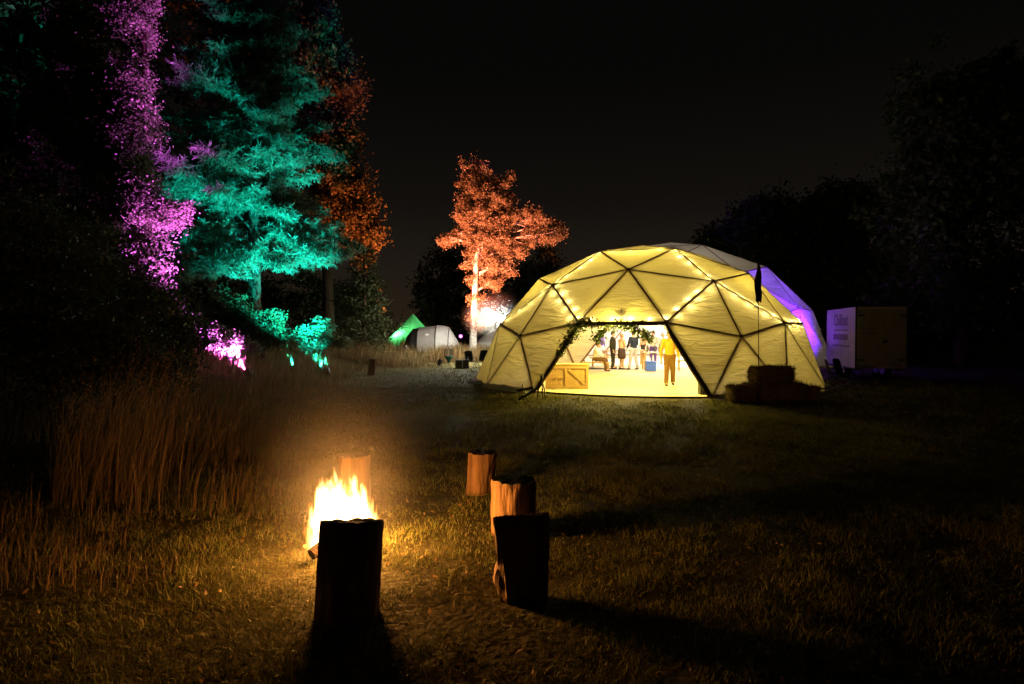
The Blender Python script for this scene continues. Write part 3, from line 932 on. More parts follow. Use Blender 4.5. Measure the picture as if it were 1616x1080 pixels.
# unlit trees further back
conifer('conifer_tree', 'dark conifer silhouette between the red tree and the birch', at(575, 34), 5.6, 0.14, 2.3, 0.05, 70, M['unlit_leaf'], 'unlit trees and bushes', needle=0.34, dens=0.9, wild=.6)  # darker leaf colour here tones down the work light on it
d = 46
broad_tree('dark_tree', 'dark rounded tree silhouette behind the green tent', at(693, d), at(700, d, zpx(400, d)), 0.2,
           [lobe(690, 440, d, 36, 46), lobe(715, 420, d, 32, 44), lobe(680, 480, d, 32, 40), lobe(735, 470, d, 40, 50), lobe(705, 500, d, 50, 30)],
           190, 60, 0.7, 0.22, M['unlit_leaf'], M['bark'], 'unlit trees and bushes')
broad_tree('dark_tree', 'dark tree silhouette between the birch and the dome', at(835, d), at(835, d, zpx(420, d)), 0.2,
           [lobe(830, 440, d, 32, 40), lobe(860, 450, d, 40, 44), lobe(800, 460, d, 36, 50), lobe(850, 490, d, 60, 40), lobe(870, 410, d, 18, 26)],
           190, 60, 0.7, 0.22, M['unlit_leaf'], M['bark'], 'unlit trees and bushes')
d = 48
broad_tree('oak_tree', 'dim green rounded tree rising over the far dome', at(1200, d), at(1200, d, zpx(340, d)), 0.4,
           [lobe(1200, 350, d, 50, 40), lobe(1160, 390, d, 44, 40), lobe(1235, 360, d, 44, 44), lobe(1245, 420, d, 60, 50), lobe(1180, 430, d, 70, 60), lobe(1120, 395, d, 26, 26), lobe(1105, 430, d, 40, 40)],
           420, 90, 1.0, 0.34, M['lit_far_leaf'], M['bark'], 'trees beyond the domes')
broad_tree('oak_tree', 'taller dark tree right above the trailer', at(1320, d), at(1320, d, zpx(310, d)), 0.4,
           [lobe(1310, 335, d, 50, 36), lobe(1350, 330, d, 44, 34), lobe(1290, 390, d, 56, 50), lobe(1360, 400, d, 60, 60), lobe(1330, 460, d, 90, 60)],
           420, 90, 1.0, 0.34, M['lit_far_leaf'], M['bark'], 'trees beyond the domes')
d = 50
broad_tree('hedge', 'black hedge closing the field beyond the trailer', at(1550, d), at(1550, d, 3.0), 0.12,
           [lobe(px, 490 + 14 * ((px // 45) % 3), d, 50, 50) for px in range(1300, 1800, 45)],
           420, 80, 0.8, 0.26, M['unlit_leaf'], M['bark'], 'unlit trees and bushes', cat='hedge')
d = 33
broad_tree('oak_tree', 'near black broad tree beyond the trailer', at(1520, d), at(1500, d, zpx(120, d)), 0.4,
           [lobe(1480, 200, d, 90, 90), lobe(1560, 170, d, 110, 90), lobe(1450, 330, d, 70, 90), lobe(1560, 320, d, 130, 120), lobe(1640, 220, d, 120, 130), lobe(1490, 450, d, 90, 80), lobe(1620, 470, d, 120, 80)],
           520, 80, 0.9, 0.34, M['leaf'], M['bark'], 'trees beyond the domes')
d = 40
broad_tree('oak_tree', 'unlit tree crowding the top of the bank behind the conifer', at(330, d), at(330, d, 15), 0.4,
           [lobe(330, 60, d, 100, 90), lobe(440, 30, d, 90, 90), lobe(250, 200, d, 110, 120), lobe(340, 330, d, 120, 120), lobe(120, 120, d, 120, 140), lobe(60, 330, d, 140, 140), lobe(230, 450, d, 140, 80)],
           420, 60, 1.0, 0.30, M['unlit_leaf'], M['bark'], 'unlit trees and bushes')

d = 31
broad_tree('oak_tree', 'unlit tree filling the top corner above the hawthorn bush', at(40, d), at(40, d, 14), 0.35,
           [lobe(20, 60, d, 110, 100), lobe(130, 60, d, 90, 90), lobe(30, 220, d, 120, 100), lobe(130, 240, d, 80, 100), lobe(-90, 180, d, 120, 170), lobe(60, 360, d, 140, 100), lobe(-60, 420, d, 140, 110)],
           600, 80, 0.85, 0.28, M['unlit_leaf'], M['bark'], 'unlit trees and bushes')

# ------------------------------------------------------------------ campfire and log stools
FX, FY = (538 - 808) / 1000 * 5.15, 5.15
FZ = G(FX, FY)
fire = empty('campfire', (FX, FY, FZ), 'blazing campfire of bright white and yellow flames on the grass', 'campfire')

def flame_mat():
    """Ragged fire: emission that thins out through stretched, rising noise."""
    m = bpy.data.materials.new('flame'); m.use_nodes = True
    t = m.node_tree; t.nodes.clear(); L = t.links.new
    out = t.nodes.new('ShaderNodeOutputMaterial')
    tc = t.nodes.new('ShaderNodeTexCoord')
    def math_(op, a, b=None, c=None, clamp=False):
        n = t.nodes.new('ShaderNodeMath'); n.operation = op; n.use_clamp = clamp
        for k, v in enumerate((a, b, c)):
            if v is None: continue
            if isinstance(v, (int, float)): n.inputs[k].default_value = v
            else: L(v, n.inputs[k])
        return n.outputs[0]
    def noise(scale, detail, sx, sz, off):
        mp = t.nodes.new('ShaderNodeMapping'); mp.inputs['Scale'].default_value = (sx, sx, sz); mp.inputs['Location'].default_value = off
        L(tc.outputs['Object'], mp.inputs[0])
        n = t.nodes.new('ShaderNodeTexNoise'); n.inputs['Scale'].default_value = scale; n.inputs['Detail'].default_value = detail; n.inputs['Roughness'].default_value = 0.6; n.inputs['Distortion'].default_value = 0.6
        L(mp.outputs[0], n.inputs['Vector'])
        return n.outputs['Fac']
    sp = t.nodes.new('ShaderNodeSeparateXYZ'); L(tc.outputs['Object'], sp.inputs[0])
    x, y, z = sp.outputs
    zz = math_('MAXIMUM', z, 0.0)
    wob = math_('MULTIPLY', math_('SUBTRACT', noise(4.0, 1, 1, 0.7, (3, 1, 0)), 0.5), math_('MULTIPLY', zz, 0.45))
    xr = math_('DIVIDE', math_('ADD', x, wob), 0.305)
    yr = math_('DIVIDE', y, 0.22)
    r2 = math_('ADD', math_('MULTIPLY', xr, xr), math_('MULTIPLY', yr, yr))
    h = math_('DIVIDE', zz, 0.56)
    env = math_('SUBTRACT', math_('SUBTRACT', 1.0, r2), math_('MULTIPLY', math_('MULTIPLY', h, h), h))
    tong = math_('MULTIPLY', math_('SUBTRACT', noise(10.0, 2.5, 1, 0.30, (0, 0, 7)), 0.52), math_('ADD', math_('MULTIPLY', zz, 7.0), 0.7))
    f = math_('ADD', env, tong)
    dens = t.nodes.new('ShaderNodeMapRange'); dens.interpolation_type = 'SMOOTHSTEP'
    dens.inputs['From Min'].default_value = 0.0; dens.inputs['From Max'].default_value = 0.75
    L(f, dens.inputs['Value'])
    d2 = math_('MULTIPLY', math_('POWER', dens.outputs[0], 1.4), 120.0)
    low = t.nodes.new('ShaderNodeMapRange'); low.inputs['From Min'].default_value = 0.0; low.inputs['From Max'].default_value = 0.05
    L(z, low.inputs['Value'])
    st = math_('MULTIPLY', d2, low.outputs[0])
    rp = t.nodes.new('ShaderNodeValToRGB'); e = rp.color_ramp.elements
    e[0].position = 0.0; e[0].color = (1.0, 0.24, 0.03, 1); e[1].position = 0.8; e[1].color = (1.0, 0.58, 0.24, 1)
    k_ = e.new(0.3); k_.color = (1.0, 0.40, 0.08, 1)
    L(dens.outputs[0], rp.inputs[0])
    em = t.nodes.new('ShaderNodeEmission'); L(rp.outputs[0], em.inputs['Color']); L(st, em.inputs['Strength'])
    L(em.outputs[0], out.inputs['Volume'])
    return m
mbf = MB()
mbf.lathe((0, 0, 0), [(0.34, 0.005), (0.42, 0.08), (0.42, 0.30), (0.36, 0.55), (0.24, 0.80), (0.10, 0.95)], 20)
fl_o = build('flames', mbf.V, mbf.F, flame_mat(), None, True)
fl_o.parent = fire
S.cycles.volume_step_rate = 0.3
emb = MB()
for k in range(46):
    a = random.uniform(0, 2 * pi); r = 0.30 * sqrt(random.random())
    emb.ball((FX + r * cos(a), FY + r * sin(a), FZ + 0.02 + random.uniform(0, 0.035)), random.uniform(0.012, 0.03), 6, 4)
emb.build('embers', emit('glowing embers', (1.0, 0.22, 0.03), 5.0), fire)['kind'] = 'stuff'
light('fire_light', 'POINT', (FX - 0.04, FY, FZ + 0.44), (1.0, 0.37, 0.06), 54, 0.14, parent=fire)
light('fire_light', 'POINT', (FX + 0.04, FY - 0.02, FZ + 0.20), (1.0, 0.40, 0.072), 265, 0.16, parent=fire)
# thin smoke round the fire, also standing in for the bloom of the flames
def smoke_mat():
    m = bpy.data.materials.new('thin smoke'); m.use_nodes = True
    t = m.node_tree; t.nodes.clear()
    out = t.nodes.new('ShaderNodeOutputMaterial')
    v = t.nodes.new('ShaderNodeVolumePrincipled')
    v.inputs['Color'].default_value = (0.75, 0.7, 0.65, 1); v.inputs['Anisotropy'].default_value = 0.2
    tc = t.nodes.new('ShaderNodeTexCoord')
    ln = t.nodes.new('ShaderNodeVectorMath'); ln.operation = 'LENGTH'
    t.links.new(tc.outputs['Object'], ln.inputs[0])
    mr = t.nodes.new('ShaderNodeMapRange'); mr.interpolation_type = 'SMOOTHERSTEP'
    mr.inputs['From Min'].default_value = 0.05; mr.inputs['From Max'].default_value = 1.0; mr.inputs['To Min'].default_value = 0.11; mr.inputs['To Max'].default_value = 0.0
    t.links.new(ln.outputs['Value'], mr.inputs['Value'])
    t.links.new(mr.outputs[0], v.inputs['Density'])
    t.links.new(v.outputs[0], out.inputs['Volume'])
    return m
mbs = MB().ball((0, 0, 0), 1.0, 24, 16)
sm = build('smoke', mbs.V, mbs.F, smoke_mat(), None, True)
sm.location = (FX, FY, FZ + 0.62); sm.scale = (0.9, 0.85, 1.05)
glare_haze.data.materials.append(smoke_mat()); next(n for n in glare_haze.data.materials[0].node_tree.nodes if n.bl_idname == 'ShaderNodeMapRange').inputs['To Min'].default_value = 0.085  # the added glare haze borrows the smoke material
tag(sm, 'thin smoke and imitated bloom round the campfire', 'smoke', kind='stuff')
sm2 = sm.copy(); sm2.data = sm.data.copy(); COL.objects.link(sm2)
sm2.location = (FX - 0.5, FY + 3.3, 1.15); sm2.scale = (2.4, 3.6, 1.25)
mm_ = sm.data.materials[0].copy(); mm_.name = 'drifting smoke'; sm2.data.materials[0] = mm_
next(n for n in mm_.node_tree.nodes if n.bl_idname == 'ShaderNodeMapRange').inputs['To Min'].default_value = 0.022
tag(sm2, 'faint smoke drifting low over the grass behind the fire', 'smoke', kind='stuff')

def log_shape(a, b, r, n=22, m=9, seed=0.0, rough=0.09):
    """Knobbly log between two points; returns sides and two end caps."""
    a = Vector(a); b = Vector(b); ax = (b - a).normalized()
    ref = Vector((0, 0, 1)) if abs(ax.z) < .9 else Vector((1, 0, 0))
    u = ax.cross(ref).normalized(); v = ax.cross(u)
    V = []; F = []
    for i in range(m + 1):
        p = a.lerp(b, i / m)
        for k in range(n):
            q = 2 * pi * k / n
            rr = r * (1 + rough * mnoise.noise(Vector((cos(q) * 2.2 + seed, sin(q) * 2.2, i * 0.35))) + 0.5 * rough * mnoise.noise(Vector((cos(q) * 7, sin(q) * 7 + seed, i * 0.5))))
            V.append(p + u * cos(q) * rr + v * sin(q) * rr)
    for i in range(m):
        for k in range(n):
            x = i * n + k; y = i * n + (k + 1) % n
            F.append((x, y, y + n, x + n))
    return V, F, n, m

def fire_log(a, b, r, label, seed):
    t = empty('firewood_log', a, label, 'firewood', 'logs burning in the campfire')
    V, F, n, m = log_shape(a, b, r, 14, 6, seed)
    build('log_side', V, F, M['char'], t)
    build('cut_end', [V[k] for k in range(n)], [tuple(range(n))], M['log_cut'], t)
    build('cut_end', [V[m * n + k] for k in range(n)], [tuple(range(n))], M['char'], t)
def fl_(ang, r0, r1, z0, z1, r, label, seed):
    a = (FX + r0 * cos(ang), FY + r0 * sin(ang), FZ + z0); b = (FX + r1 * cos(ang), FY + r1 * sin(ang), FZ + z1)
    fire_log(a, b, r, label, seed)
fl_(radians(235), 0.30, 0.06, 0.05, 0.14, 0.045, 'charred firewood log poking out behind the near log stool', 2.0)
fl_(radians(-12), 0.33, 0.04, 0.03, 0.12, 0.028, 'thin firewood log poking out toward the paired stools', 3.0)
fl_(radians(160), 0.16, 0.10, 0.10, 0.36, 0.05, 'short charred log standing dark among the flames', 4.0)
fl_(radians(70), 0.36, 0.02, 0.05, 0.17, 0.05, 'firewood log at the back of the campfire', 5.0)

def stump(label, x, y, h, r_top, r_bot, wood, cutm, tilt=(0, 0), shear=(0, 0), seed=0.0, rough=0.07, n=48, m=16, splits=3, flat=None):
    """Upright cut log used as a stool, with cracked sides and a sawn top."""
    z0 = G(x, y) - 0.02
    t = empty('log_stool', (x, y, z0 + 0.02), label, 'log stool', 'log stools round the campfire')
    V = []; F = []
    cracks = [random.uniform(0, 2 * pi) for _ in range(splits)]
    for i in range(m + 1):
        s = i / m
        for k in range(n):
            q = 2 * pi * k / n
            rr = r_bot * (1 - s) + r_top * s
            rr *= 1 + rough * mnoise.noise(Vector((cos(q) * 1.6 + seed, sin(q) * 1.6, s * 1.5))) + rough * 0.55 * mnoise.noise(Vector((cos(q) * 6 + seed, sin(q) * 6, s * 2.2))) + rough * 0.3 * mnoise.noise(Vector((cos(q) * 14, sin(q) * 14 + seed, s * 4)))
            for c in cracks:
                dq = abs((q - c + pi + 0.25 * sin(s * 5 + c)) % (2 * pi) - pi)
                rr -= 0.016 * math.exp(-(dq / 0.07) ** 2)
            if i == m: rr *= 0.975
            if i >= m - 1: rr *= 1 + 0.035 * mnoise.noise(Vector((cos(q) * 11, sin(q) * 11, seed * 3)))
            px_ = rr * cos(q); py_ = rr * sin(q)
            if flat is not None and py_ < -flat * rr: py_ = -flat * rr + 0.12 * (py_ + flat * rr)
            V.append((x + px_ + shear[0] * s, y + py_ + shear[1] * s, z0 + h * s + (tilt[0] * px_ + tilt[1] * py_) * s + (0.016 * mnoise.noise(Vector((cos(q) * 4, sin(q) * 4, seed))) + 0.008 * mnoise.noise(Vector((cos(q) * 13, sin(q) * 13, seed))) if i == m else 0)))
    for i in range(m):
        for k in range(n):
            a = i * n + k; b = i * n + (k + 1) % n
            F.append((a, b, b + n, a + n))
    build('log_side', V, F, wood, t)
    top = V[m * n:]
    cx = sum(v[0] for v in top) / n; cy = sum(v[1] for v in top) / n; cz = sum(v[2] for v in top) / n
    TV = list(top); TF = []
    for j, f in enumerate((0.7, 0.35)):
        for v in top:
            TV.append((cx + (v[0] - cx) * f, cy + (v[1] - cy) * f, cz + (v[2] - cz) * f + 0.006 * mnoise.noise(Vector((v[0] * 30, v[1] * 30, f * 4)))))
    TV.append((cx, cy, cz))
    for j in range(2):
        for k in range(n):
            a = j * n + k; b = j * n + (k + 1) % n
            TF.append((a, b, b + n, a + n))
    TF += [(2 * n + k, 2 * n + (k + 1) % n, 3 * n) for k in range(n)]
    build('cut_top', TV, TF, cutm, t, False)
    return t
def st_at(px, d):
    return ((px - 808) / 1000 * d, d)
x, y = st_at(545, 3.98)
stump('tall dark log stool standing right in front of the flames', x, y, 0.620, 0.196, 0.204, M['log_bark'], M['log_cut'], tilt=(0.0, -0.24), shear=(0.035, 0), seed=1.3, rough=0.05)
x, y = st_at(558, 6.75)
stump('pale peeled log stool directly behind the flames', x, y, 0.50, 0.168, 0.172, M['log_wood'], M['log_cut'], seed=5.1)
x, y = st_at(755, 7.0)
stump('pale peeled log stool farthest from the fire, leaning slightly', x, y, 0.475, 0.160, 0.146, M['log_wood'], M['log_cut'], shear=(0.05, 0), tilt=(0.0, 0.0), seed=8.4)
x, y = st_at(811, 5.62)
stump('cracked log stool half hidden behind the black stool', x, y, 0.50, 0.200, 0.20, M['log_wood'], M['log_cut'], tilt=(-0.04, 0.0), seed=11.7, rough=0.08, splits=5)
x, y = st_at(826, 4.22)
s5 = stump('black tapering log stool with a split strip peeling at its foot', x, y, 0.600, 0.192, 0.155, M['log_bark'], M['log_cut'], tilt=(0.07, -0.30), shear=(-0.015, 0), seed=14.9, rough=0.09, flat=0.15)
mb = MB()
for (o0, w_, h0, h1, bend) in ((-0.005, 0.16, 0.01, 0.31, 0.02), (-0.012, 0.09, 0.05, 0.24, 0.035)):
    V = []; F = []
    wd_ = Vector((0.52, -0.85, 0)); nd_ = Vector((-0.85, -0.52, 0))
    for i in range(9):
        s_ = i / 8
        c_ = Vector((x - 0.125 + o0 - bend * sin(pi * s_) - 0.02 * s_, y - 0.02, G(x, y) + h0 + (h1 - h0) * s_))
        ww = w_ * (0.25 + 0.75 * sin(pi * min(1, 0.12 + s_ * 0.88)))
        for (ew, en) in ((-0.5, 0.0), (0.0, 0.014), (0.5, 0.0), (0.0, -0.006)):
            V.append(c_ + wd_ * ew * ww + nd_ * en)
    for i in range(8):
        for k in range(4):
            a = i * 4 + k; b = i * 4 + (k + 1) % 4
            F.append((a, b, b + 4, a + 4))
    F += [(3, 2, 1, 0), (32, 33, 34, 35)]
    mb.add(V, F)
mb.build('split_strip', M['log_wood'], s5)

# upright far log on the lawn
x, y = st_at(586, 25.5)
fz = G(x, y)
t = empty('upright_log', (x, y, fz), 'small reddish brown upright log alone on the far lawn edge', 'log')
V, F, n, m = log_shape((x - .03, y, fz - .05), (x + .06, y, fz + 0.66), 0.15, 16, 6, 2.2)
build('log_side', V, F, M['red_brown'], t)
build('cut_top', [V[m * n + k] for k in range(n)], [tuple(range(n))], M['log_cut'], t)

# ------------------------------------------------------------------ people
def capsule(mb, a, b, ra, rb, n=10, sq=1.0):
    a = Vector(a); b = Vector(b); d = (b - a).normalized() if (b - a).length > 1e-6 else Vector((0, 0, 1))
    pts = []; rr = []
    for q in (0.05, 0.35, 0.7, 1.0):
        pts.append(a - d * ra * cos(q * pi / 2)); rr.append(ra * sin(q * pi / 2))
    for q in (1.0, 0.7, 0.35, 0.05):
        pts.append(b + d * rb * cos(q * pi / 2)); rr.append(rb * sin(q * pi / 2))
    mb.tube(pts, rr, n, True, sq)

def fuse(name, mb, voxel, material, parent):
    """Merge overlapping solids into one continuous skin."""
    me = mesh_np(name, np.array([tuple(v) for v in mb.V]), mb.F)
    o = bpy.data.objects.new(name, me); COL.objects.link(o)
    r = o.modifiers.new('r', 'REMESH'); r.mode = 'VOXEL'; r.voxel_size = voxel
    s = o.modifiers.new('s', 'SMOOTH'); s.iterations = 3; s.factor = 0.5
    dg = bpy.context.evaluated_depsgraph_get()
    me2 = bpy.data.meshes.new_from_object(o.evaluated_get(dg))
    bpy.data.objects.remove(o); bpy.data.meshes.remove(me)
    me2.name = name
    me2.materials.clear(); me2.materials.append(material)
    me2.polygons.foreach_set('use_smooth', np.ones(len(me2.polygons), bool))
    o = bpy.data.objects.new(name, me2); COL.objects.link(o); o.parent = parent
    return o

def person(label, x, y, z, H, face, J, top, bottom, hair, top_kind='shirt', bottom_kind='trousers', long_hair=False, sleeve=1.0):
    """J: joints in body units of a 1.75 m figure (x = own left, y = forward); head, neck, hips, knees, ankles, shoulders, elbows, wrists."""
    k = H / 1.75
    root = empty('person', (x, y, z), label, 'person')
    root.rotation_euler = (0, 0, face)
    v = lambda n_: Vector(J[n_]) * k
    b = MB()
    hd = v('head'); nk = v('neck'); pv = v('pelvis'); ch = v('chest')
    b.ball(hd, 0.098 * k, 12, 10, (0.86, 1.0, 1.22))
    b.ball(hd + Vector((0, 0.035, -0.075)) * k, 0.058 * k, 10, 8, (0.95, 1.0, 0.9))
    capsule(b, hd + Vector((0, -.01, -.06)) * k, nk, 0.052 * k, 0.058 * k)
    capsule(b, ch, pv, 0.125 * k, 0.125 * k, 12)
    for s in (-1, 1):
        q = 'l' if s > 0 else 'r'
        capsule(b, nk, v('sh_' + q), 0.06 * k, 0.062 * k)
        capsule(b, ch, v('sh_' + q), 0.10 * k, 0.062 * k)
        capsule(b, v('sh_' + q), v('el_' + q), 0.052 * k, 0.042 * k)
        capsule(b, v('el_' + q), v('wr_' + q), 0.041 * k, 0.030 * k)
        capsule(b, pv, v('hip_' + q), 0.12 * k, 0.095 * k)
        capsule(b, v('hip_' + q), v('kn_' + q), 0.085 * k, 0.056 * k)
        capsule(b, v('kn_' + q), v('an_' + q), 0.055 * k, 0.038 * k)
        an = v('an_' + q)
        capsule(b, an, an + Vector((0, 0.13, -0.045)) * k, 0.042 * k, 0.034 * k)
        wr = v('wr_' + q); fd = (wr - v('el_' + q)).normalized()
        sd = fd.cross(Vector((0, 1, 0.2))).normalized()
        palm = wr + fd * 0.06 * k
        capsule(b, wr, palm + fd * 0.02 * k, 0.03 * k, 0.036 * k, 8, 0.6)
    # nose and ears
    b.ball(hd + Vector((0, 0.10, -0.02)) * k, 0.02 * k, 6, 5)
    for s in (-1, 1): b.ball(hd + Vector((0.085 * s, 0, -0.02)) * k, 0.022 * k, 6, 5)
    body = fuse('body', b, 0.022 * k, M['skin'], root)
    # fingers, five to a hand, rooted in the palm
    f = MB()
    for q, s in (('l', 1), ('r', -1)):
        wr = v('wr_' + q); fd = (wr - v('el_' + q)).normalized()
        up = fd.cross(Vector((1, 0, 0))).normalized(); sd = fd.cross(up).normalized()
        for i, (o_, L_) in enumerate(((-.030, .062), (-.010, .074), (.010, .070), (.028, .055))):
            p0 = wr + fd * 0.085 * k + up * o_ * k
            p1 = p0 + (fd * 0.6 * L_ + sd * 0.012) * k; p2 = p1 + (fd * 0.35 * L_ + sd * 0.03) * k
            f.tube([p0, p1, p2], [0.010 * k, 0.009 * k, 0.006 * k], 6)
        p0 = wr + (fd * 0.035 - up * 0.034) * k
        f.tube([p0, p0 + (fd * 0.03 - up * 0.025) * k, p0 + (fd * 0.055 - up * 0.03) * k], [0.012 * k, 0.010 * k, 0.007 * k], 6)
    fo = build('fingers', f.V, f.F, M['skin'], None, True); fo.parent = root; fo.location = (0, 0, 0); fo['kind'] = 'stuff'
    # face marks
    fm = MB()
    for s in (-1, 1): fm.ball(hd + Vector((0.034 * s, 0.088, 0.004)) * k, 0.011 * k, 6, 5)
    eo = build('eyes', fm.V, fm.F, M['hair_dark'], None); eo.parent = root
    mm = MB().ball(hd + Vector((0, 0.092, -0.062)) * k, 0.02 * k, 8, 5, (1.3, 0.4, 0.35))
    mo = build('mouth', mm.V, mm.F, M['brown_cloth'], None); mo.parent = root
    # hair
    h = MB()
    h.ball(hd + Vector((0, -0.018, 0.028)) * k, 0.106 * k, 12, 10, (0.92, 1.0, 1.10))
    if long_hair:
        capsule(h, hd + Vector((0, -0.05, 0)) * k, hd + Vector((0, -0.075, -0.19)) * k, 0.085 * k, 0.06 * k)
    ho = build('hair', h.V, h.F, hair, None); ho.parent = root
    # top
    c = MB()
    hem = pv + Vector((0, 0, 0.0 if bottom_kind == 'trousers' else 0.02)) * k
    capsule(c, ch, hem, 0.155 * k, 0.148 * k, 14)
    for q in 'lr':
        capsule(c, nk - Vector((0, 0, 0.05)) * k, v('sh_' + q), 0.075 * k, 0.08 * k)
        capsule(c, ch, v('sh_' + q), 0.12 * k, 0.08 * k)
        el = v('el_' + q); wr = v('wr_' + q)
        if sleeve > 0.5:
            capsule(c, v('sh_' + q), el, 0.07 * k, 0.058 * k)
            capsule(c, el, el.lerp(wr, 0.82), 0.057 * k, 0.046 * k)
        else:
            capsule(c, v('sh_' + q), v('sh_' + q).lerp(el, 0.6), 0.07 * k, 0.064 * k)
    fuse(top_kind, c, 0.022 * k, top, root)
    c = MB()
    if bottom_kind == 'skirt':
        kn = (v('kn_l') + v('kn_r')) / 2
        cpts = [pv + Vector((0, 0, .10)) * k, pv, pv.lerp(kn, .5), kn + Vector((0, 0, .03)) * k]
        c.tube(cpts, [0.14 * k, 0.185 * k, 0.20 * k, 0.19 * k], 16, True)
        so = build('skirt', c.V, c.F, bottom, None); so.parent = root
    else:
        capsule(c, pv + Vector((0, 0, .06)) * k, pv, 0.145 * k, 0.15 * k, 14)
        for q in 'lr':
            capsule(c, pv, v('hip_' + q), 0.13 * k, 0.115 * k)
            capsule(c, v('hip_' + q), v('kn_' + q), 0.105 * k, 0.082 * k)
            capsule(c, v('kn_' + q), v('an_' + q) + Vector((0, 0, .02)) * k, 0.080 * k, 0.070 * k)
        fuse('trousers', c, 0.022 * k, bottom, root)
    for q in 'lr':
        an = v('an_' + q)
        sh = MB(); capsule(sh, an + Vector((0, -0.03, -0.045)) * k, an + Vector((0, 0.15, -0.052)) * k, 0.046 * k, 0.040 * k, 10, 0.8)
        so = build('shoe', sh.V, sh.F, M['shoe'], None); so.parent = root
    return root

STAND = dict(head=(0, 0.02, 1.62), neck=(0, 0, 1.46), chest=(0, 0, 1.28), pelvis=(0, 0, 0.96), sh_l=(0.18, 0, 1.41), sh_r=(-0.18, 0, 1.41),
             el_l=(0.25, -0.03, 1.12), el_r=(-0.25, -0.03, 1.12), wr_l=(0.25, 0.06, 0.87), wr_r=(-0.25, 0.06, 0.87),
             hip_l=(0.09, 0, 0.90), hip_r=(-0.09, 0, 0.90), kn_l=(0.11, 0.02, 0.50), kn_r=(-0.11, 0.02, 0.50), an_l=(0.12, 0, 0.09), an_r=(-0.12, 0, 0.09))
def pose(**kw):
    d = dict(STAND); d.update(kw); return d
FZL = 0.055
def ppos(px, d): return ((px - 808) / 1000 * d, d)
# woman seen from the side with her forearm raised, facing the man
x, y = ppos(981, 28.2)
person('woman in a peach top and dark knee length skirt standing in the dome', x, y, FZL, 1.60, radians(-65),
       pose(el_l=(0.22, 0.06, 1.12), wr_l=(0.10, 0.32, 1.16), el_r=(-0.22, 0.06, 1.12), wr_r=(-0.08, 0.34, 1.12)), M['peach'], M['dark_skirt'], M['hair_fair'], 'blouse', 'skirt', sleeve=0.0)
x, y = ppos(1000, 28.0)
person('man in a navy shirt and pale trousers seen from behind in the dome', x, y, FZL, 1.72, radians(25),
       pose(kn_l=(0.14, 0.03, 0.50), an_l=(0.20, -0.02, 0.09), kn_r=(-0.13, 0.03, 0.50), an_r=(-0.20, 0.06, 0.09), el_l=(0.25, 0.08, 1.14), wr_l=(0.12, 0.28, 1.08), el_r=(-0.27, 0.02, 1.13), wr_r=(-0.20, 0.20, 0.98)), M['navy'], M['pale_trousers'], M['hair_dark'])
x, y = ppos(967, 28.6)
person('slim person in a long dark suit standing left of the peach topped woman', x, y, FZL, 1.72, radians(-110),
       pose(), M['dark_suit'], M['dark_suit'], M['hair_dark'], 'jacket')
x, y = ppos(1057, 19.9)
person('man in mustard shirt and tan trousers walking just inside the doorway', x, y, FZL, 1.76, radians(172),
       pose(kn_l=(0.10, 0.10, 0.51), an_l=(0.11, 0.10, 0.09), kn_r=(-0.10, 0.0, 0.50), an_r=(-0.12, -0.16, 0.11), wr_l=(0.26, 0.02, 0.86), el_l=(0.26, -0.06, 1.12), wr_r=(-0.26, 0.14, 0.88)), M['mustard'], M['tan_trousers'], M['hair_dark'])
x, y = ppos(1031, 31.5)
person('guest in a white top with violet trousers beyond the blue crate', x, y, FZL, 1.70, radians(150),
       pose(el_l=(0.26, 0.05, 1.13), wr_l=(0.12, 0.27, 1.2)), M['white_cloth'], M['violet_cloth'], M['hair_dark'])
x, y = ppos(1046, 33.0)
person('guest in a white dress standing far back in the pale dome', x, y, FZL, 1.66, radians(200), pose(el_r=(-.26, .06, 1.12), wr_r=(-.12, .28, 1.15)), M['white_cloth'], M['white_cloth'], M['hair_fair'], 'bodice', 'skirt', long_hair=True, sleeve=0.0)
x, y = ppos(1016, 34.0)
person('guest in a peach shirt and dark trousers deep inside the pale dome', x, y, FZL, 1.74, radians(120), pose(), M['peach'], M['dark_suit'], M['hair_dark'])
x, y = ppos(949, 33.5)
person('guest in a violet top far behind the bench', x, y, FZL, 1.68, radians(-140), pose(el_l=(.26, .06, 1.12), wr_l=(.10, .28, 1.12)), M['violet_cloth'], M['pale_trousers'], M['hair_dark'])
SIT = dict(head=(0, 0.10, 1.20), neck=(0, 0.04, 1.05), chest=(0, 0.02, 0.88), pelvis=(0, 0, 0.56), sh_l=(0.18, 0.04, 1.0), sh_r=(-0.18, 0.04, 1.0),
           el_l=(0.23, 0.16, 0.76), el_r=(-0.23, 0.16, 0.76), wr_l=(0.12, 0.36, 0.68), wr_r=(-0.12, 0.36, 0.68), hip_l=(0.09, 0.02, 0.54), hip_r=(-0.09, 0.02, 0.54),
           kn_l=(0.12, 0.44, 0.50), kn_r=(-0.12, 0.44, 0.50), an_l=(0.12, 0.50, 0.09), an_r=(-0.12, 0.40, 0.09))
x, y = ppos(941, 27.2)
sx_, sy_ = x, y
person('person in brown seated on a bench at the bar end of the dome', x, y, FZL, 1.66, radians(-115), SIT, M['white_cloth'], M['brown_cloth'], M['hair_dark'])

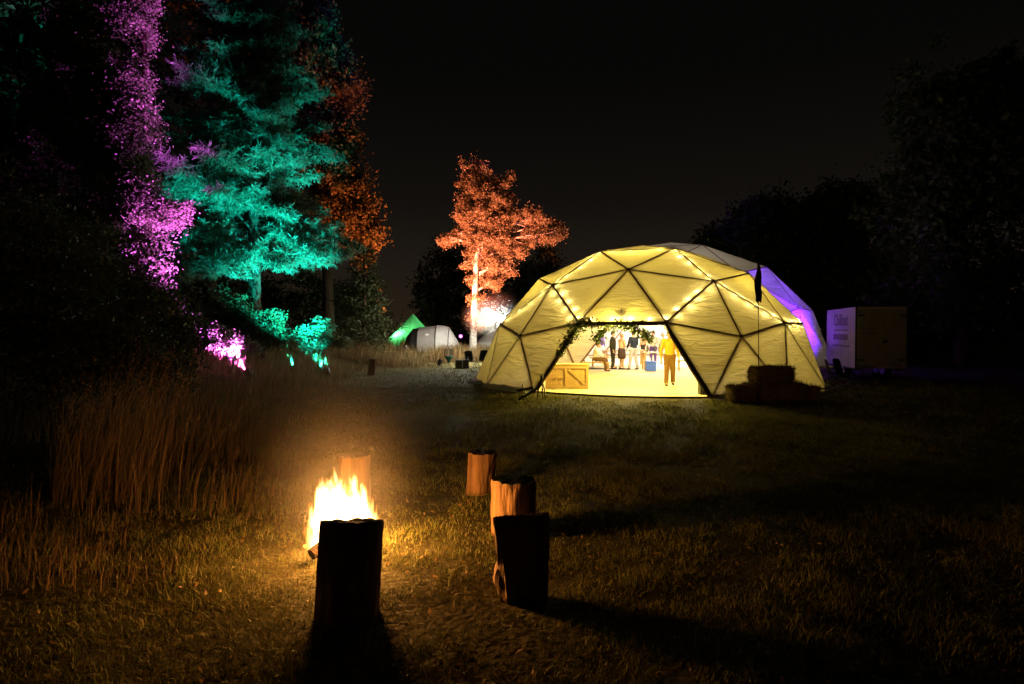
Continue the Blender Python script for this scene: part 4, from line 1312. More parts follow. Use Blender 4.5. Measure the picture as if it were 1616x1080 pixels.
# ------------------------------------------------------------------ furniture inside
def bench(label, x, y, z, L, rz, h=0.44):
    t = empty('bench', (x, y, z), label, 'bench')
    c, s = cos(rz), sin(rz)
    for k in (-1, 1):
        MB().box((x - s * k * 0.085, y + c * k * 0.085, z + h), (L, 0.155, 0.045), rz).build('plank', M['plank'], t)
    for e in (-1, 1):
        for k in (-1, 1):
            px_, py_ = x + c * e * (L / 2 - .15) - s * k * 0.11, y + s * e * (L / 2 - .15) + c * k * 0.11
            MB().tube([(px_, py_, z), (px_, py_, z + h - 0.0235)], 0.028, 8).build('leg', M['plank'], t)
    return t
bench('wooden bench under the seated person in brown', sx_, sy_, FZL, 1.3, radians(-25), 0.36)
x, y = ppos(958, 30.5); bench('wooden bench far behind the dark suited person', x, y, FZL, 1.7, 0.1)
x, y = ppos(1086, 27.5); bench('wooden bench inside the dome beside the rolled door flap', x, y, FZL, 1.1, 0.0)
def table(label, x, y, z, L, Wd, h, rz=0.0):
    t = empty('table', (x, y, z), label, 'table')
    c, s = cos(rz), sin(rz)
    for k in range(4):
        o_ = (k - 1.5) * Wd / 4
        MB().box((x - s * o_, y + c * o_, z + h), (L, Wd / 4 - 0.008, 0.04), rz).build('plank', M['plank'], t)
    for e in (-1, 1):
        for k in (-1, 1):
            px_, py_ = x + c * e * (L / 2 - .12) - s * k * (Wd / 2 - .1), y + s * e * (L / 2 - .12) + c * k * (Wd / 2 - .1)
            MB().box((px_, py_, z + (h - .02) / 2), (0.07, 0.07, h - 0.021), rz).build('leg', M['plank'], t)
    return t
x, y = ppos(1036, 28.2); table('wooden table behind the blue crate', x, y, FZL, 1.35, 0.7, 0.76)
for i, (dx, dy) in enumerate(((-.4, .05), (-.1, -.1), (.15, .12))):
    b = MB().lathe((x + dx, y + dy, FZL + 0.785), [(.036, 0), (.038, .01), (.038, .17), (.014, .22), (.013, .29), (.016, .30)], 10).build('bottle', M['glass_green'], None, True, origin=(x + dx, y + dy, FZL + .785))
    tag(b, ('green bottle at the bench end of the wooden table', 'green bottle in the middle of the wooden table', 'green bottle at the doorway end of the wooden table')[i], 'bottle', 'bottles on the table')
x, y = ppos(985, 31.6); table('long wooden table behind the peach topped woman', x, y, FZL, 2.2, 0.75, 0.74, 0.15)
x, y = ppos(1078, 30.2); table('wooden table with a pale top at the doorway flap side', x, y, FZL, 1.2, 0.7, 0.74)
x, y = ppos(1027, 27.0)
t = empty('crate', (x, y, FZL), 'bright blue plastic crate on the dome floor', 'crate')
MB().box((x, y, FZL + .19), (0.40, 0.34, 0.36)).build('crate_body', M['blue'], t, bevel=.02)
MB().box((x, y, FZL + .40), (0.43, 0.37, 0.05)).build('rim', M['blue'], t, bevel=.01)
for k, dx in enumerate((-.11, 0.0, .11)):
    b = MB().lathe((x + dx, y, FZL + .425), [(.032, 0), (.034, .02), (.030, .06), (.013, .10), (.013, .17)], 8).build('bottle', M['white_cloth'], None, True, origin=(x + dx, y, FZL + .425))
    tag(b, ('bottle standing in the blue crate nearest the man in navy', 'middle bottle standing in the blue crate', 'bottle standing in the blue crate nearest the mustard shirt')[k], 'bottle', 'bottles in the blue crate')

# low wooden bar with a braced door
x0, x1, yb = (862 - 808) / 1000 * 18.9, (929 - 808) / 1000 * 18.9, 18.95
bar = empty('wooden_bar', ((x0 + x1) / 2, yb, FZL), 'low pine bar counter with a braced panel inside the doorway', 'bar counter')
Lb = x1 - x0; hb = 0.70
for k in range(8):
    xx = x0 + (k + .5) * Lb / 8
    MB().box((xx, yb, FZL + hb / 2), (Lb / 8 - .006, 0.03, hb)).build('plank', M['plank'], bar)
for zz in (0.05, hb - .05):
    MB().box(((x0 + x1) / 2, yb - .03, FZL + zz), (Lb, 0.028, 0.085)).build('rail', M['plank'], bar)
for xx in (x0 + .04, x0 + Lb * .47, x1 - .04):
    MB().box((xx, yb - .033, FZL + hb / 2), (0.075, 0.030, hb - .18)).build('stile', M['plank'], bar)
a = Vector((x0 + Lb * .53, yb - .031, FZL + hb - .12)); b_ = Vector((x1 - .08, yb - .031, FZL + .12)); dv = (b_ - a).normalized(); nv_ = Vector((-dv.z, 0, dv.x)) * .035
mb = MB(); V = [a + nv_, a - nv_, b_ - nv_, b_ + nv_]; mb.add([v - Vector((0, .013, 0)) for v in V] + [v + Vector((0, .013, 0)) for v in V], [(0, 1, 2, 3), (7, 6, 5, 4), (0, 4, 5, 1), (1, 5, 6, 2), (2, 6, 7, 3), (3, 7, 4, 0)]); mb.build('brace', M['plank'], bar)
MB().box((x0 + Lb * .22, yb - .03, FZL + hb * .48), (Lb * .38, 0.026, 0.06)).build('brace', M['plank'], bar)
MB().box(((x0 + x1) / 2, yb + .22, FZL + hb + .02), (Lb + .08, 0.56, 0.04)).build('bar_top', M['plank'], bar)
for xx in (x0 + .02, x1 - .02):
    MB().box((xx, yb + .25, FZL + hb / 2), (0.03, 0.46, hb)).build('side_panel', M['plank'], bar)

# dark cabinet beside the door foot
x = 5.24; y = 17.35; z = G(x, y)
t = empty('speaker_box', (x, y, z), 'small black box at the foot of the rolled door flap', 'box')
MB().box((x, y, z + .28), (0.22, 0.26, 0.55)).build('cabinet', M['black'], t, bevel=.012)
MB().box((x, y - .133, z + .30), (0.17, 0.012, 0.44)).build('grille', M['black_cloth'], t)

# tripod by the doorway and a fallen folding stand
x, y = (855 - 808) / 1000 * 16.8, 16.8; z = G(x, y)
t = empty('tripod', (x, y, z), 'small black tripod standing in the doorway', 'tripod')
MB().tube([(x, y, z + .46), (x, y, z + .62)], [0.035, 0.04], 10).build('head', M['black'], t, True)
for k in range(3):
    a = 2 * pi * k / 3 - 1.4
    MB().tube([(x, y, z + .50), (x + .09 * cos(a), y + .09 * sin(a), z + .24), (x + .13 * cos(a), y + .13 * sin(a), z)], [.016, .014, .01], 6).build('leg', M['black'], t)
    MB().ball((x + .09 * cos(a), y + .09 * sin(a), z + .24), .022, 6, 5).build('knob', M['black'], t)
x, y = (828 - 808) / 1000 * 16.1, 16.1; z = G(x, y)
t = empty('folding_stand', (x, y, z), 'collapsed black folding stand leaning at the foot of the dome', 'stand')
MB().tube([(x + .10, y, z), (x - .06, y + .1, z + .42)], .014, 6).build('pole', M['black'], t)
MB().tube([(x - .20, y + .05, z + .27), (x + .22, y - .02, z + .36)], .030, 8).build('crossbar', M['black'], t)
MB().tube([(x - .16, y - .08, z + .06), (x + .12, y + .05, z + .20), (x + .32, y + .1, z + .33)], .032, 8).build('crossbar', M['black'], t)

# leaf garlands on the doorway
def garland(name, label, path, n, spread, leaf, hang):
    root = empty(name, tuple(path[0]), label, 'garland', 'leaf garlands on the doorway')
    MB().tube(path, .012, 5).build('stem', M['bark'], root)
    P_ = np.array([tuple(p) for p in path]); seg = rng.integers(0, len(P_) - 1, n); u = rng.random((n, 1))
    c = P_[seg] * (1 - u) + P_[seg + 1] * u
    wv = (np.array(spread)[seg])[:, None] if hasattr(spread, '__len__') else spread
    o_ = rng.normal(size=(n, 3)) * wv; o_[:, 2] = o_[:, 2] * 0.8 - np.abs(rng.normal(size=n)) * (wv[:, 0] if hasattr(wv, 'shape') else wv) * hang
    V, F = leaf_mesh(c + o_, leaf * rng.uniform(.6, 1.4, n), 2.6, .5)
    build('leaves', V, F, M['garland_leaf'], root, False)
    return root
A8, A9, A14 = (Vector(P1[i]) for i in (V8, V9, V14))
off = Vector((0, -.09, 0))
garland('leaf_garland', 'dark leafy garland climbing the bar side door strut to the lintel', [A14.lerp(A8, .52) + off, A14.lerp(A8, .72) + off, A14.lerp(A8, .9) + off, A8 + off + Vector((0, 0, .05)), A8.lerp(A9, .20) + off], 620, [.05, .09, .12, .09], .12, .5)
garland('leaf_garland', 'arching spray of leaves hanging from the middle of the lintel', [A8.lerp(A9, .20) + off + Vector((0, -.02, -.42)), A8.lerp(A9, .28) + off + Vector((0, 0, -.14)), A8.lerp(A9, .44) + off, A8.lerp(A9, .60) + off + Vector((0, 0, -.04)), A8.lerp(A9, .74) + off + Vector((0, .0, -.26)), A8.lerp(A9, .82) + off + Vector((0, .0, -.40))], 520, [.09, .09, .07, .09, .09], .13, .7)
garland('leaf_garland', 'loose pale branches hung inside above the mustard shirted man', [(5.0, 21.0, 2.05), (5.4, 21.0, 1.85), (5.75, 21.1, 1.95), (6.0, 21.2, 2.2)], 150, .16, .12, .6)

# flag
x, y = (1197 - 808) / 1000 * 16.0, 16.0; z = G(x, y)
ft = zpx(413, 16.0)
t = empty('flag', (x, y, z), 'limp dark flag hanging on a thin pole in front of the dome', 'flag')
MB().tube([(x + .02, y, z), (x, y, z + 1.6), (x - .02, y, ft)], [.014, .012, .007], 6).build('pole', M['black'], t, True)
V = []; F = []
NI, NJ = 22, 9
for i in range(NI + 1):
    s = i / NI
    for j in range(NJ + 1):
        u = j / NJ
        wd = 0.16 * (0.25 + 0.75 * min(1, s * 2.2)) * (1 - 0.25 * max(0, s - .75) * 4 * .5)
        V.append((x - .02 + (u - .40) * wd + 0.015 * sin(s * 9), y + .035 * sin(u * 11 + s * 3) + .01, ft - .02 - s * 0.98 - 0.06 * u * (1 - s) - .05 * abs(sin(u * 5)) * s))
for i in range(NI):
    for j in range(NJ):
        a = i * (NJ + 1) + j
        F.append((a, a + 1, a + NJ + 2, a + NJ + 1))
fo = build('flag_cloth', V, F, M['flag'], t)
so = fo.modifiers.new('thick', 'SOLIDIFY'); so.thickness = .006

# straw bales
def bale(label, x, y, z, rz, L=0.95, Wd=0.46, Hh=0.40, seed=0.0):
    t = empty('straw_bale', (x, y, z), label, 'straw bale', 'straw bales outside the dome')
    V = []; F = []
    nx, ny, nz = 12, 6, 6
    bm = bmesh.new(); bmesh.ops.create_cube(bm, size=1.0)
    bmesh.ops.subdivide_edges(bm, edges=bm.edges[:], cuts=7, use_grid_fill=True)
    for v in bm.verts:
        p = v.co.copy()
        r = Vector((p.x * 2, p.y * 2, p.z * 2)); m_ = max(abs(r.x), abs(r.y), abs(r.z)); sp = r.normalized() * m_
        q = r.lerp(sp, 0.5) * 0.55
        q = Vector((q.x * L, q.y * Wd, q.z * Hh))
        nn = mnoise.noise(Vector((q.x * 7 + seed, q.y * 7, q.z * 7))) * .028 + mnoise.noise(Vector((q.x * 19, q.y * 19 + seed, q.z * 19))) * .014
        q += q.normalized() * nn
        for bx_ in (-.2, .2):
            if abs(q.x - bx_ * L / .95) < .03: q.y *= .95; q.z *= .95
        v.co = Vector((x + q.x * cos(rz) - q.y * sin(rz), y + q.x * sin(rz) + q.y * cos(rz), z + Hh / 2 + q.z))
    V = [tuple(v.co) for v in bm.verts]; F = [tuple(v.index for v in f.verts) for f in bm.faces]; bm.free()
    build('bale_body', V, F, M['straw'], t)
    for bx_ in (-.2, .2):
        ring = []
        for k in range(13):
            a = 2 * pi * k / 12
            sx = max(-1, min(1, 1.5 * cos(a))); sz = max(-1, min(1, 1.5 * sin(a)))
            qx, qy, qz = bx_, sx * Wd * .475, sz * Hh * .475
            ring.append((x + qx * cos(rz) - qy * sin(rz), y + qx * sin(rz) + qy * cos(rz), z + Hh / 2 + qz))
        MB().tube(ring, .007, 5).build('twine', M['black'], t)
    n = 1500
    q = rng.uniform(-.5, .5, (n, 3)); ax_i = rng.integers(0, 3, n); sg = rng.choice([-.5, .5], n); q[np.arange(n), ax_i] = sg
    q = q * np.array([L, Wd, Hh]) * .96
    w = np.stack([x + q[:, 0] * cos(rz) - q[:, 1] * sin(rz), y + q[:, 0] * sin(rz) + q[:, 1] * cos(rz), z + Hh / 2 + q[:, 2]], 1)
    w[:, 2] = np.maximum(w[:, 2], z + .05)
    Vv, Ff = leaf_mesh(w, .19 * rng.uniform(.4, 1.6, n), 16)
    build('loose_straw', Vv, Ff, M['straw_strand'], t, False)['kind'] = 'stuff'
by0 = 15.75
def bpos(px): return (px - 808) / 1000 * by0
z = 0.03
bale('lone low straw bale nearest the doorway flap', bpos(1170), by0, z, 0.1, L=.62, Hh=.40, seed=1)
bale('straw bale at the bottom of the stack, doorway side', bpos(1206), by0 + .25, z, -.05, L=.80, Hh=.44, seed=2)
bale('straw bale at the bottom of the stack, trailer side', bpos(1252), by0 + .22, z, .06, L=.70, Hh=.44, seed=3)
bale('straw bale lying on top of the stack under the flag', bpos(1224), by0 + .25, z + .44, .12, L=1.05, Hh=.42, seed=4)
bale('flat low straw bale at the end of the row beyond the stack', bpos(1284), by0 + .35, z, -.3, L=.55, Hh=.34, seed=5)

# ------------------------------------------------------------------ tents and camp things
def bell_tent(label, x, y, z, r, h, wall, material, nseg=12, door=None):
    t = empty('bell_tent', (x, y, z), label, 'tent')
    V = []; F = []
    prof = [(r * 1.0, 0), (r * .985, wall), (r * .62, wall + (h - wall) * .36), (r * .30, wall + (h - wall) * .68), (r * .03, h)]
    n = nseg * 3
    for (pr, pz) in prof:
        for k in range(n):
            a = 2 * pi * k / n
            sc = 1 - 0.03 * abs(sin(a * nseg / 2)) * (1 if pz > 0 else 0)
            V.append((x + pr * sc * cos(a), y + pr * sc * sin(a), z + pz))
    for i in range(len(prof) - 1):
        for k in range(n):
            a = i * n + k; b = i * n + (k + 1) % n
            F.append((a, b, b + n, a + n))
    build('canvas', V, F, material, t, False)
    MB().tube([(x, y, z), (x, y, z + h + .10)], .025, 8).build('centre_pole', M['plank'], t)
    for k in range(6):
        a = 2 * pi * k / 6 + .3
        MB().tube([(x + r * .985 * cos(a), y + r * .985 * sin(a), z + wall), (x + r * 1.5 * cos(a), y + r * 1.5 * sin(a), G(x + r * 1.5 * cos(a), y + r * 1.5 * sin(a)))], .008, 4).build('guy_rope', M['white_cloth'], t)
    return t
d = 40.0; x, y, z = at(652, d)
gt = bell_tent('green pyramid tent glowing from a lamp inside', x, y, z, 2.0, zpx(497, d) - z, .15, M['green_tent'], 8)
lt_ = empty('lantern', (x - .75, y - .75, z), 'green lantern glowing inside the pyramid tent', 'lantern')
MB().lathe((x - .75, y - .75, z), [(.10, 0), (.10, .06), (.07, .07), (.07, .26), (.10, .27), (.08, .32)], 12).build('body', M['black'], lt_)
MB().lathe((x - .75, y - .75, z), [(.085, .075), (.085, .255)], 12).build('globe', emit('green lantern glass', (.25, 1.0, .5), 12), lt_)
light('lantern_light', 'POINT', (x - .75, y - .75, z + .62), (.30, 1.0, .48), 230, .12, parent=lt_)

d = 38.5; x, y, z = at(770, d)
bell_tent('pale grey bell tent behind the birch and work light', (792 - 808) / 1000 * d, d, G((792 - 808) / 1000 * d, d), 1.9, 2.3, .5, M['canvas_tent'], 10)

# tunnel tent with hoops
d = 37.0
zt = G((690 - 808) / 1000 * d, d)
tt = empty('tunnel_tent', ((685 - 808) / 1000 * d, d, zt), 'grey tunnel tent with a dark open porch beside the green tent', 'tent')
def hoop_strip(xs, hs, ws, ys, material, name, n=14):
    V = []; F = []
    for xq, hq, wq, yq in zip(xs, hs, ws, ys):
        for k in range(n + 1):
            a = pi * k / n
            V.append((xq, yq - wq * cos(a), zt + hq * sin(a) ** .8))
    for i in range(len(xs) - 1):
        for k in range(n):
            a = i * (n + 1) + k
            F.append((a, a + 1, a + n + 2, a + n + 1))
    return build(name, V, F, material, tt)
pxx = lambda p: (p - 808) / 1000 * d
h1 = zpx(516, d) - zt; h2 = zpx(514, d) - zt; h3 = zpx(517, d) - zt
hoop_strip([pxx(662), pxx(672), pxx(690)], [h1 * .97, h1 * 1.0, h2], [1.05, 1.08, 1.1], [d, d, d], M['grey_tent'], 'body_sheet')
hoop_strip([pxx(690), pxx(700), pxx(710)], [h2 * 1.012, h2 * 1.0, h3], [1.115, 1.1, 1.08], [d, d, d], M['pale_tent'], 'light_band')
hoop_strip([pxx(710), pxx(716), pxx(724), pxx(730)], [h3 * .96, h3 * .72, h3 * .36, .04], [1.0, .85, .55, .2], [d, d, d, d], M['pale_tent'], 'tail_sheet')
hoop_strip([pxx(636), pxx(643), pxx(652), pxx(662)], [.05, h1 * .62, h1 * .92, h1 * .965], [.35, .8, 1.0, 1.04], [d, d, d, d], M['porch_shade'], 'porch')  # near black sheet painting the shade inside the open porch
for p_, hh in ((662, h1 * .985), (690, h2 * 1.02), (710, h3 * 1.01)):
    pts = [(pxx(p_), d - 1.12 * cos(pi * k / 14), zt + hh * sin(pi * k / 14) ** .8) for k in range(15)]
    MB().tube(pts, .016, 6).build('hoop', M['black'], tt, True)
MB().lathe((0, 0, 0), [(.14, 0), (.14, .01)], 14)
mb = MB().ball((pxx(677), d - .86, zt + h1 * .66), .13, 12, 8, (1, .12, .8)); mb.build('emblem', M['white_cloth'], tt)
# small magenta lamp glow beyond the tents
x, y, z = at(727, 41)
t = empty('lantern', (x, y, z), 'tiny magenta lantern glowing beyond the tunnel tent', 'lantern')
zl = zpx(531, 41)
MB().tube([(x, y, z), (x, y, zl - .08)], .015, 6).build('post', M['black'], t)
MB().ball((x, y, zl), .10, 10, 8).build('globe', emit('magenta lantern glass', (.85, .12, 1.0), 9), t, True)

# camp chairs
def camp_chair(label, x, y, z, rz, s=1.0, grp='folding camp chairs'):
    t = empty('camp_chair', (x, y, z), label, 'camp chair', grp)
    R = lambda px_, py_, pz_: (x + (px_ * cos(rz) - py_ * sin(rz)) * s, y + (px_ * sin(rz) + py_ * cos(rz)) * s, z + pz_ * s)
    for sx in (-1, 1):
        MB().tube([R(sx * .26, -.24, 0), R(sx * .26, .22, .46)], .013, 6).build('leg', M['black'], t)
        MB().tube([R(sx * .26, .26, 0), R(sx * .26, -.24, .44), R(sx * .27, -.26, .60)], .013, 6).build('leg', M['black'], t)
        MB().tube([R(sx * .26, .20, .40), R(sx * .25, .36, .95)], .013, 6).build('back_post', M['black'], t)
        MB().box(R(sx * .28, -.02, .61), (.05 * s, .46 * s, .02 * s), rz).build('armrest', M['black_cloth'], t)
    V = []; F = []
    for i in range(7):
        for j in range(7):
            u, v = i / 6, j / 6
            V.append(R((u - .5) * .5, -.22 + .42 * v, .43 - .07 * sin(pi * u) * sin(pi * v)))
    F = [(i * 7 + j, i * 7 + j + 1, i * 7 + j + 8, i * 7 + j + 7) for i in range(6) for j in range(6)]
    build('seat', V, F, M['black_cloth'], t)
    V = []
    for i in range(7):
        for j in range(7):
            u, v = i / 6, j / 6
            V.append(R((u - .5) * .50, .205 + .16 * v + .05 * sin(pi * u), .42 + .55 * v + .05 * sin(pi * u) * v))
    build('backrest', V, F, M['black_cloth'], t)
    return t
x, y, z = at(743, 30.5); camp_chair('black camp chair beside the black crate at the grass edge', x, y, z, .5, .8)
x, y, z = at(760, 31.0); camp_chair('black camp chair half hidden by the edge of the yellow dome', x, y, z, -.4, .8)
x, y, z = at(1318, 21.8); camp_chair('black camp chair under the lettering of the white trailer', x, y, z, 1.3, .8)
x, y, z = at(1334, 21.0); camp_chair('grey edged camp chair by the trailer drawbar corner', x, y, z, .6, .85)
x, y, z = at(729, 30.0)
t = empty('storage_crate', (x, y, z), 'black storage crate with a pale rim at the long grass', 'crate')
MB().box((x, y, z + .19), (.62, .40, .36), .2).build('crate_body', M['black'], t, bevel=.02)
MB().box((x, y, z + .385), (.65, .43, .03), .2).build('lid', M['black_cloth'], t, bevel=.008)
MB().box((x + .04, y - .22, z + .20), (.03, .02, .30), .2).build('strap', M['white_cloth'], t)
# teal cone on a stand
x, y, z = at(708, 31.0)
t = empty('basket_stand', (x, y, z), 'teal cloth cone with a net top on a thin stand', 'stand')
MB().tube([(x, y, z), (x, y, z + .82)], .015, 6).build('pole', M['steel'], t)
MB().lathe((x, y, z), [(.03, .20), (.10, .32), (.22, .52), (.24, .53)], 16).build('cone', M['teal_cloth'], t, True)
for k in range(12):
    a = 2 * pi * k / 12
    MB().tube([(x + .20 * cos(a), y + .20 * sin(a), z + .53), (x + .19 * cos(a), y + .19 * sin(a), z + .88)], .012, 4).build('net_strand', M['net'], t)
MB().tube([(x + .19 * cos(2 * pi * k / 16), y + .19 * sin(2 * pi * k / 16), z + .88) for k in range(17)], .014, 5).build('net_rim', M['net'], t)

# ------------------------------------------------------------------ trailer
A = Vector(((1350 - 808) / 1000 * 22.0, 22.0, 0)); Bf = Vector((12.95, 26.1, 0)); dirL = (Bf - A).normalized()
dirR = Vector((dirL.y, -dirL.x, 0))
dirR = (Vector(((1431 - 808) / 1000 * 22.05, 22.05, 0)) - A); Wt = dirR.length; dirR.normalize()
Lt = 4.2
zb_, ztp = 0.47, 2.62
gz0 = G(A.x + 1, A.y + 1)
tr = empty('box_trailer', (A.x + 1.0, A.y + 2, gz0), 'white box trailer with faded lettering parked beside the dome', 'trailer')
def prism(pts, z0, z1, mb):
    n = len(pts)
    mb.add([(p.x, p.y, z0) for p in pts] + [(p.x, p.y, z1) for p in pts], [tuple(range(n - 1, -1, -1)), tuple(range(n, 2 * n))] + [(i, (i + 1) % n, n + (i + 1) % n, n + i) for i in range(n)])
    return mb
corn = [A, A + dirR * Wt, A + dirR * Wt + dirL * Lt, A + dirL * Lt]
prism(corn, zb_, ztp, MB()).build('body', M['white_metal'], tr, bevel=.02)
nF = Vector((dirR.y, -dirR.x, 0));
if nF.y > 0: nF = -nF
nS = Vector((-dirL.y, dirL.x, 0))
if nS.dot(dirR) > 0: nS = -nS
# rear doors
for k in range(2):
    u0 = 0.06 + k * (Wt / 2 - 0.035); u1 = u0 + Wt / 2 - .075
    q = [A + dirR * u0 + nF * .004, A + dirR * u1 + nF * .004, A + dirR * u1 + nF * .03, A + dirR * u0 + nF * .03]
    dob = prism(q, zb_ + .07, ztp - .08, MB()).build('door', M['cream_door'], tr, bevel=.006)
    for zz in (zb_ + .30, ztp - .30):
        uu = u0 + .02 if k == 0 else u1 - .24
        q = [A + dirR * uu + nF * .031, A + dirR * (uu + .22) + nF * .031, A + dirR * (uu + .22) + nF * .05, A + dirR * uu + nF * .05]
        prism(q, zz - .03, zz + .03, MB()).build('hinge', M['black'], dob)
    if k == 1:
        q = [A + dirR * (u0 + .03) + nF * .031, A + dirR * (u0 + .16) + nF * .031, A + dirR * (u0 + .16) + nF * .07, A + dirR * (u0 + .03) + nF * .07]
        prism(q, 1.36, 1.46, MB()).build('handle', M['black'], dob)
    if k == 0:
        # small illegible notice on the door
        for r_, (w0, w1) in enumerate(((.18, .52), (.12, .66))):
            xx = w0
            while xx < w1:
                w_ = random.uniform(.03, .06)
                q = [A + dirR * (u0 + xx) + nF * .031, A + dirR * (u0 + xx + w_) + nF * .031, A + dirR * (u0 + xx + w_) + nF * .034, A + dirR * (u0 + xx) + nF * .034]
                prism(q, 1.82 - r_ * .16, 1.89 - r_ * .16, MB()).build('notice_mark', M['lettering'], dob)
                xx += w_ + .02
# corner strips, lamps, wheels, chassis
prism([A - dirR * .012 + nF * .012, A + dirR * .05 + nF * .012, A + dirR * .05 + nF * .003, A - dirR * .012 + nF * .003], zb_, ztp, MB()).build('corner_post', M['black'], tr)
MB().tube([A + dirR * .15 + dirL * .3 + Vector((0, 0, .42)), A + dirR * .15 + dirL * (Lt + .2) + Vector((0, 0, .42))], .05, 8).build('chassis_rail', M['black'], tr)
MB().tube([A + dirR * (Wt - .15) + dirL * .3 + Vector((0, 0, .42)), A + dirR * (Wt - .15) + dirL * (Lt + .2) + Vector((0, 0, .42))], .05, 8).build('chassis_rail', M['black'], tr)
for sd in (.14, Wt - .14):
    for l_ in (1.9, 2.65):
        c = A + dirR * sd + dirL * l_ + Vector((0, 0, .31))
        wh = MB().tube([c - dirR * .10, c - dirR * .085, c + dirR * .085, c + dirR * .10], [.27, .31, .31, .27], 24).build('wheel', M['rubber'], tr, True)
        MB().tube([c - dirR * .104, c + dirR * .104], .17, 16).build('rim', M['steel'], wh)
for u in (.12, Wt - .12):
    MB().box(A + dirR * u + nF * .02 + Vector((0, 0, .42)), (.16, .03, .08), atan2(dirR.y, dirR.x)).build('tail_lamp', M['red_brown'], tr)
# lettering on the side towards the dome
def side_mark(l0, l1, z0, z1):
    q = [A + dirL * l0 + nS * .002, A + dirL * l1 + nS * .002, A + dirL * l1 + nS * .006, A + dirL * l0 + nS * .006]
    return prism(q, z0, z1, MB())
txt = bpy.data.curves.new('lettering', 'FONT')
txt.body = 'Chillout'; txt.size = .62; txt.align_x = 'CENTER'; txt.extrude = .002; txt.offset = 0.012
txt.materials.append(M['lettering'])
tmp_ = bpy.data.objects.new('tmp', txt); COL.objects.link(tmp_)
lme = bpy.data.meshes.new_from_object(tmp_.evaluated_get(bpy.context.evaluated_depsgraph_get())); bpy.data.objects.remove(tmp_)
lme.materials.clear(); lme.materials.append(M['lettering'])
to = bpy.data.objects.new('lettering', lme); COL.objects.link(to); to.parent = tr
# seen from the dome the text runs from the far end to the near corner
xa = -dirL; za = Vector((0, 0, 1)); ya = nS
rot = Matrix((xa, za, ya)).transposed()
to.rotation_mode = 'QUATERNION'; to.rotation_quaternion = rot.to_quaternion()
cen = A + dirL * (Lt * .47) + nS * .006 + Vector((0, 0, 1.98))
to.location = cen - wloc(tr)
for (z0, z1, wmin, wmax, l0, l1) in ((1.78, 1.83, .05, .10, .95, 3.0), (1.44, 1.66, .12, .20, 1.0, 3.0), (1.19, 1.25, .06, .11, .75, 3.2)):
    xx = l0; mb = MB()
    while xx < l1:
        w_ = random.uniform(wmin, wmax); m_ = side_mark(xx, xx + w_, z0, z1); mb.add(m_.V, m_.F); xx += w_ + .035
    mb.build('faded_lettering', M['lettering'], tr)

# ------------------------------------------------------------------ grass
def vnoise(x, y, s, seed=0.0):
    """cheap smooth 2-D value noise, vectorised"""
    x = x * s + seed * 17.3; y = y * s - seed * 9.1
    xi = np.floor(x); yi = np.floor(y); xf = x - xi; yf = y - yi
    h = lambda a, b: np.modf(np.abs(np.sin(a * 127.1 + b * 311.7 + seed) * 43758.5453))[0]
    u = xf * xf * (3 - 2 * xf); v = yf * yf * (3 - 2 * yf)
    return (h(xi, yi) * (1 - u) + h(xi + 1, yi) * u) * (1 - v) + (h(xi, yi + 1) * (1 - u) + h(xi + 1, yi + 1) * u) * v

def blades(x, y, h, w, lean, seg=2, wind=(0.0, 0.0), z0=None):
    """Curved tapering blades; returns vertices and triangles."""
    n = len(x)
    z = gz(x, y) if z0 is None else z0
    az = rng.uniform(0, 2 * pi, n)
    ld = np.stack([np.cos(az), np.sin(az)], 1) * lean[:, None] + np.array(wind)[None]
    fa = rng.uniform(0, pi, n); sd = np.stack([np.cos(fa), np.sin(fa)], 1)
    rows = []
    for i in range(seg + 1):
        t = i / seg
        cx = x + ld[:, 0] * h * t * t; cy = y + ld[:, 1] * h * t * t
        cz = z - 0.01 + h * t * (1 - 0.25 * np.minimum(1.2, np.hypot(ld[:, 0], ld[:, 1])) * t)
        ww = w * (1 - t) if i < seg else w * 0
        if i < seg:
            rows.append(np.stack([cx - sd[:, 0] * ww, cy - sd[:, 1] * ww, cz], 1))
            rows.append(np.stack([cx + sd[:, 0] * ww, cy + sd[:, 1] * ww, cz], 1))
        else:
            rows.append(np.stack([cx, cy, cz], 1))
    k = len(rows)
    V = np.stack(rows, 1).reshape(-1, 3)
    b = np.arange(n) * k
    F = []
    for i in range(seg - 1):
        a = b + 2 * i
        F += [np.stack([a, a + 1, a + 3], 1), np.stack([a, a + 3, a + 2], 1)]
    a = b + 2 * (seg - 1)
    F.append(np.stack([a, a + 1, a + 2], 1))
    return V, np.concatenate(F)

def clear_of(x, y):
    ok = (np.hypot(x - C1[0], y - C1[1]) > 6.15) & (np.hypot(x - C2[0], y - C2[1]) > 8.7)
    for (px, d, r) in ((545, 3.98, .19), (558, 6.75, .16), (755, 7.0, .14), (811, 5.62, .19), (826, 4.22, .13)):
        sx, sy = st_at(px, d)
        ok &= np.hypot(x - sx, y - sy) > r
    ok &= np.hypot(x - FX, y - FY) > 0.27 + 0.08 * vnoise(x, y, 9, 3.0)
    door = (np.abs(x - 2.9) < 2.0) & (y > 16.55) & (y < 18)
    return ok

def scatter(n, y0, y1, half0, half1, pw=1.0):
    """points over a wedge of the field, more of them near the near edge"""
    u = rng.random(n) ** pw
    y = y0 + (y1 - y0) * u
    hw = half0 + (half1 - half0) * (y - y0) / (y1 - y0)
    x = rng.uniform(-1, 1, n) * hw
    return x, y

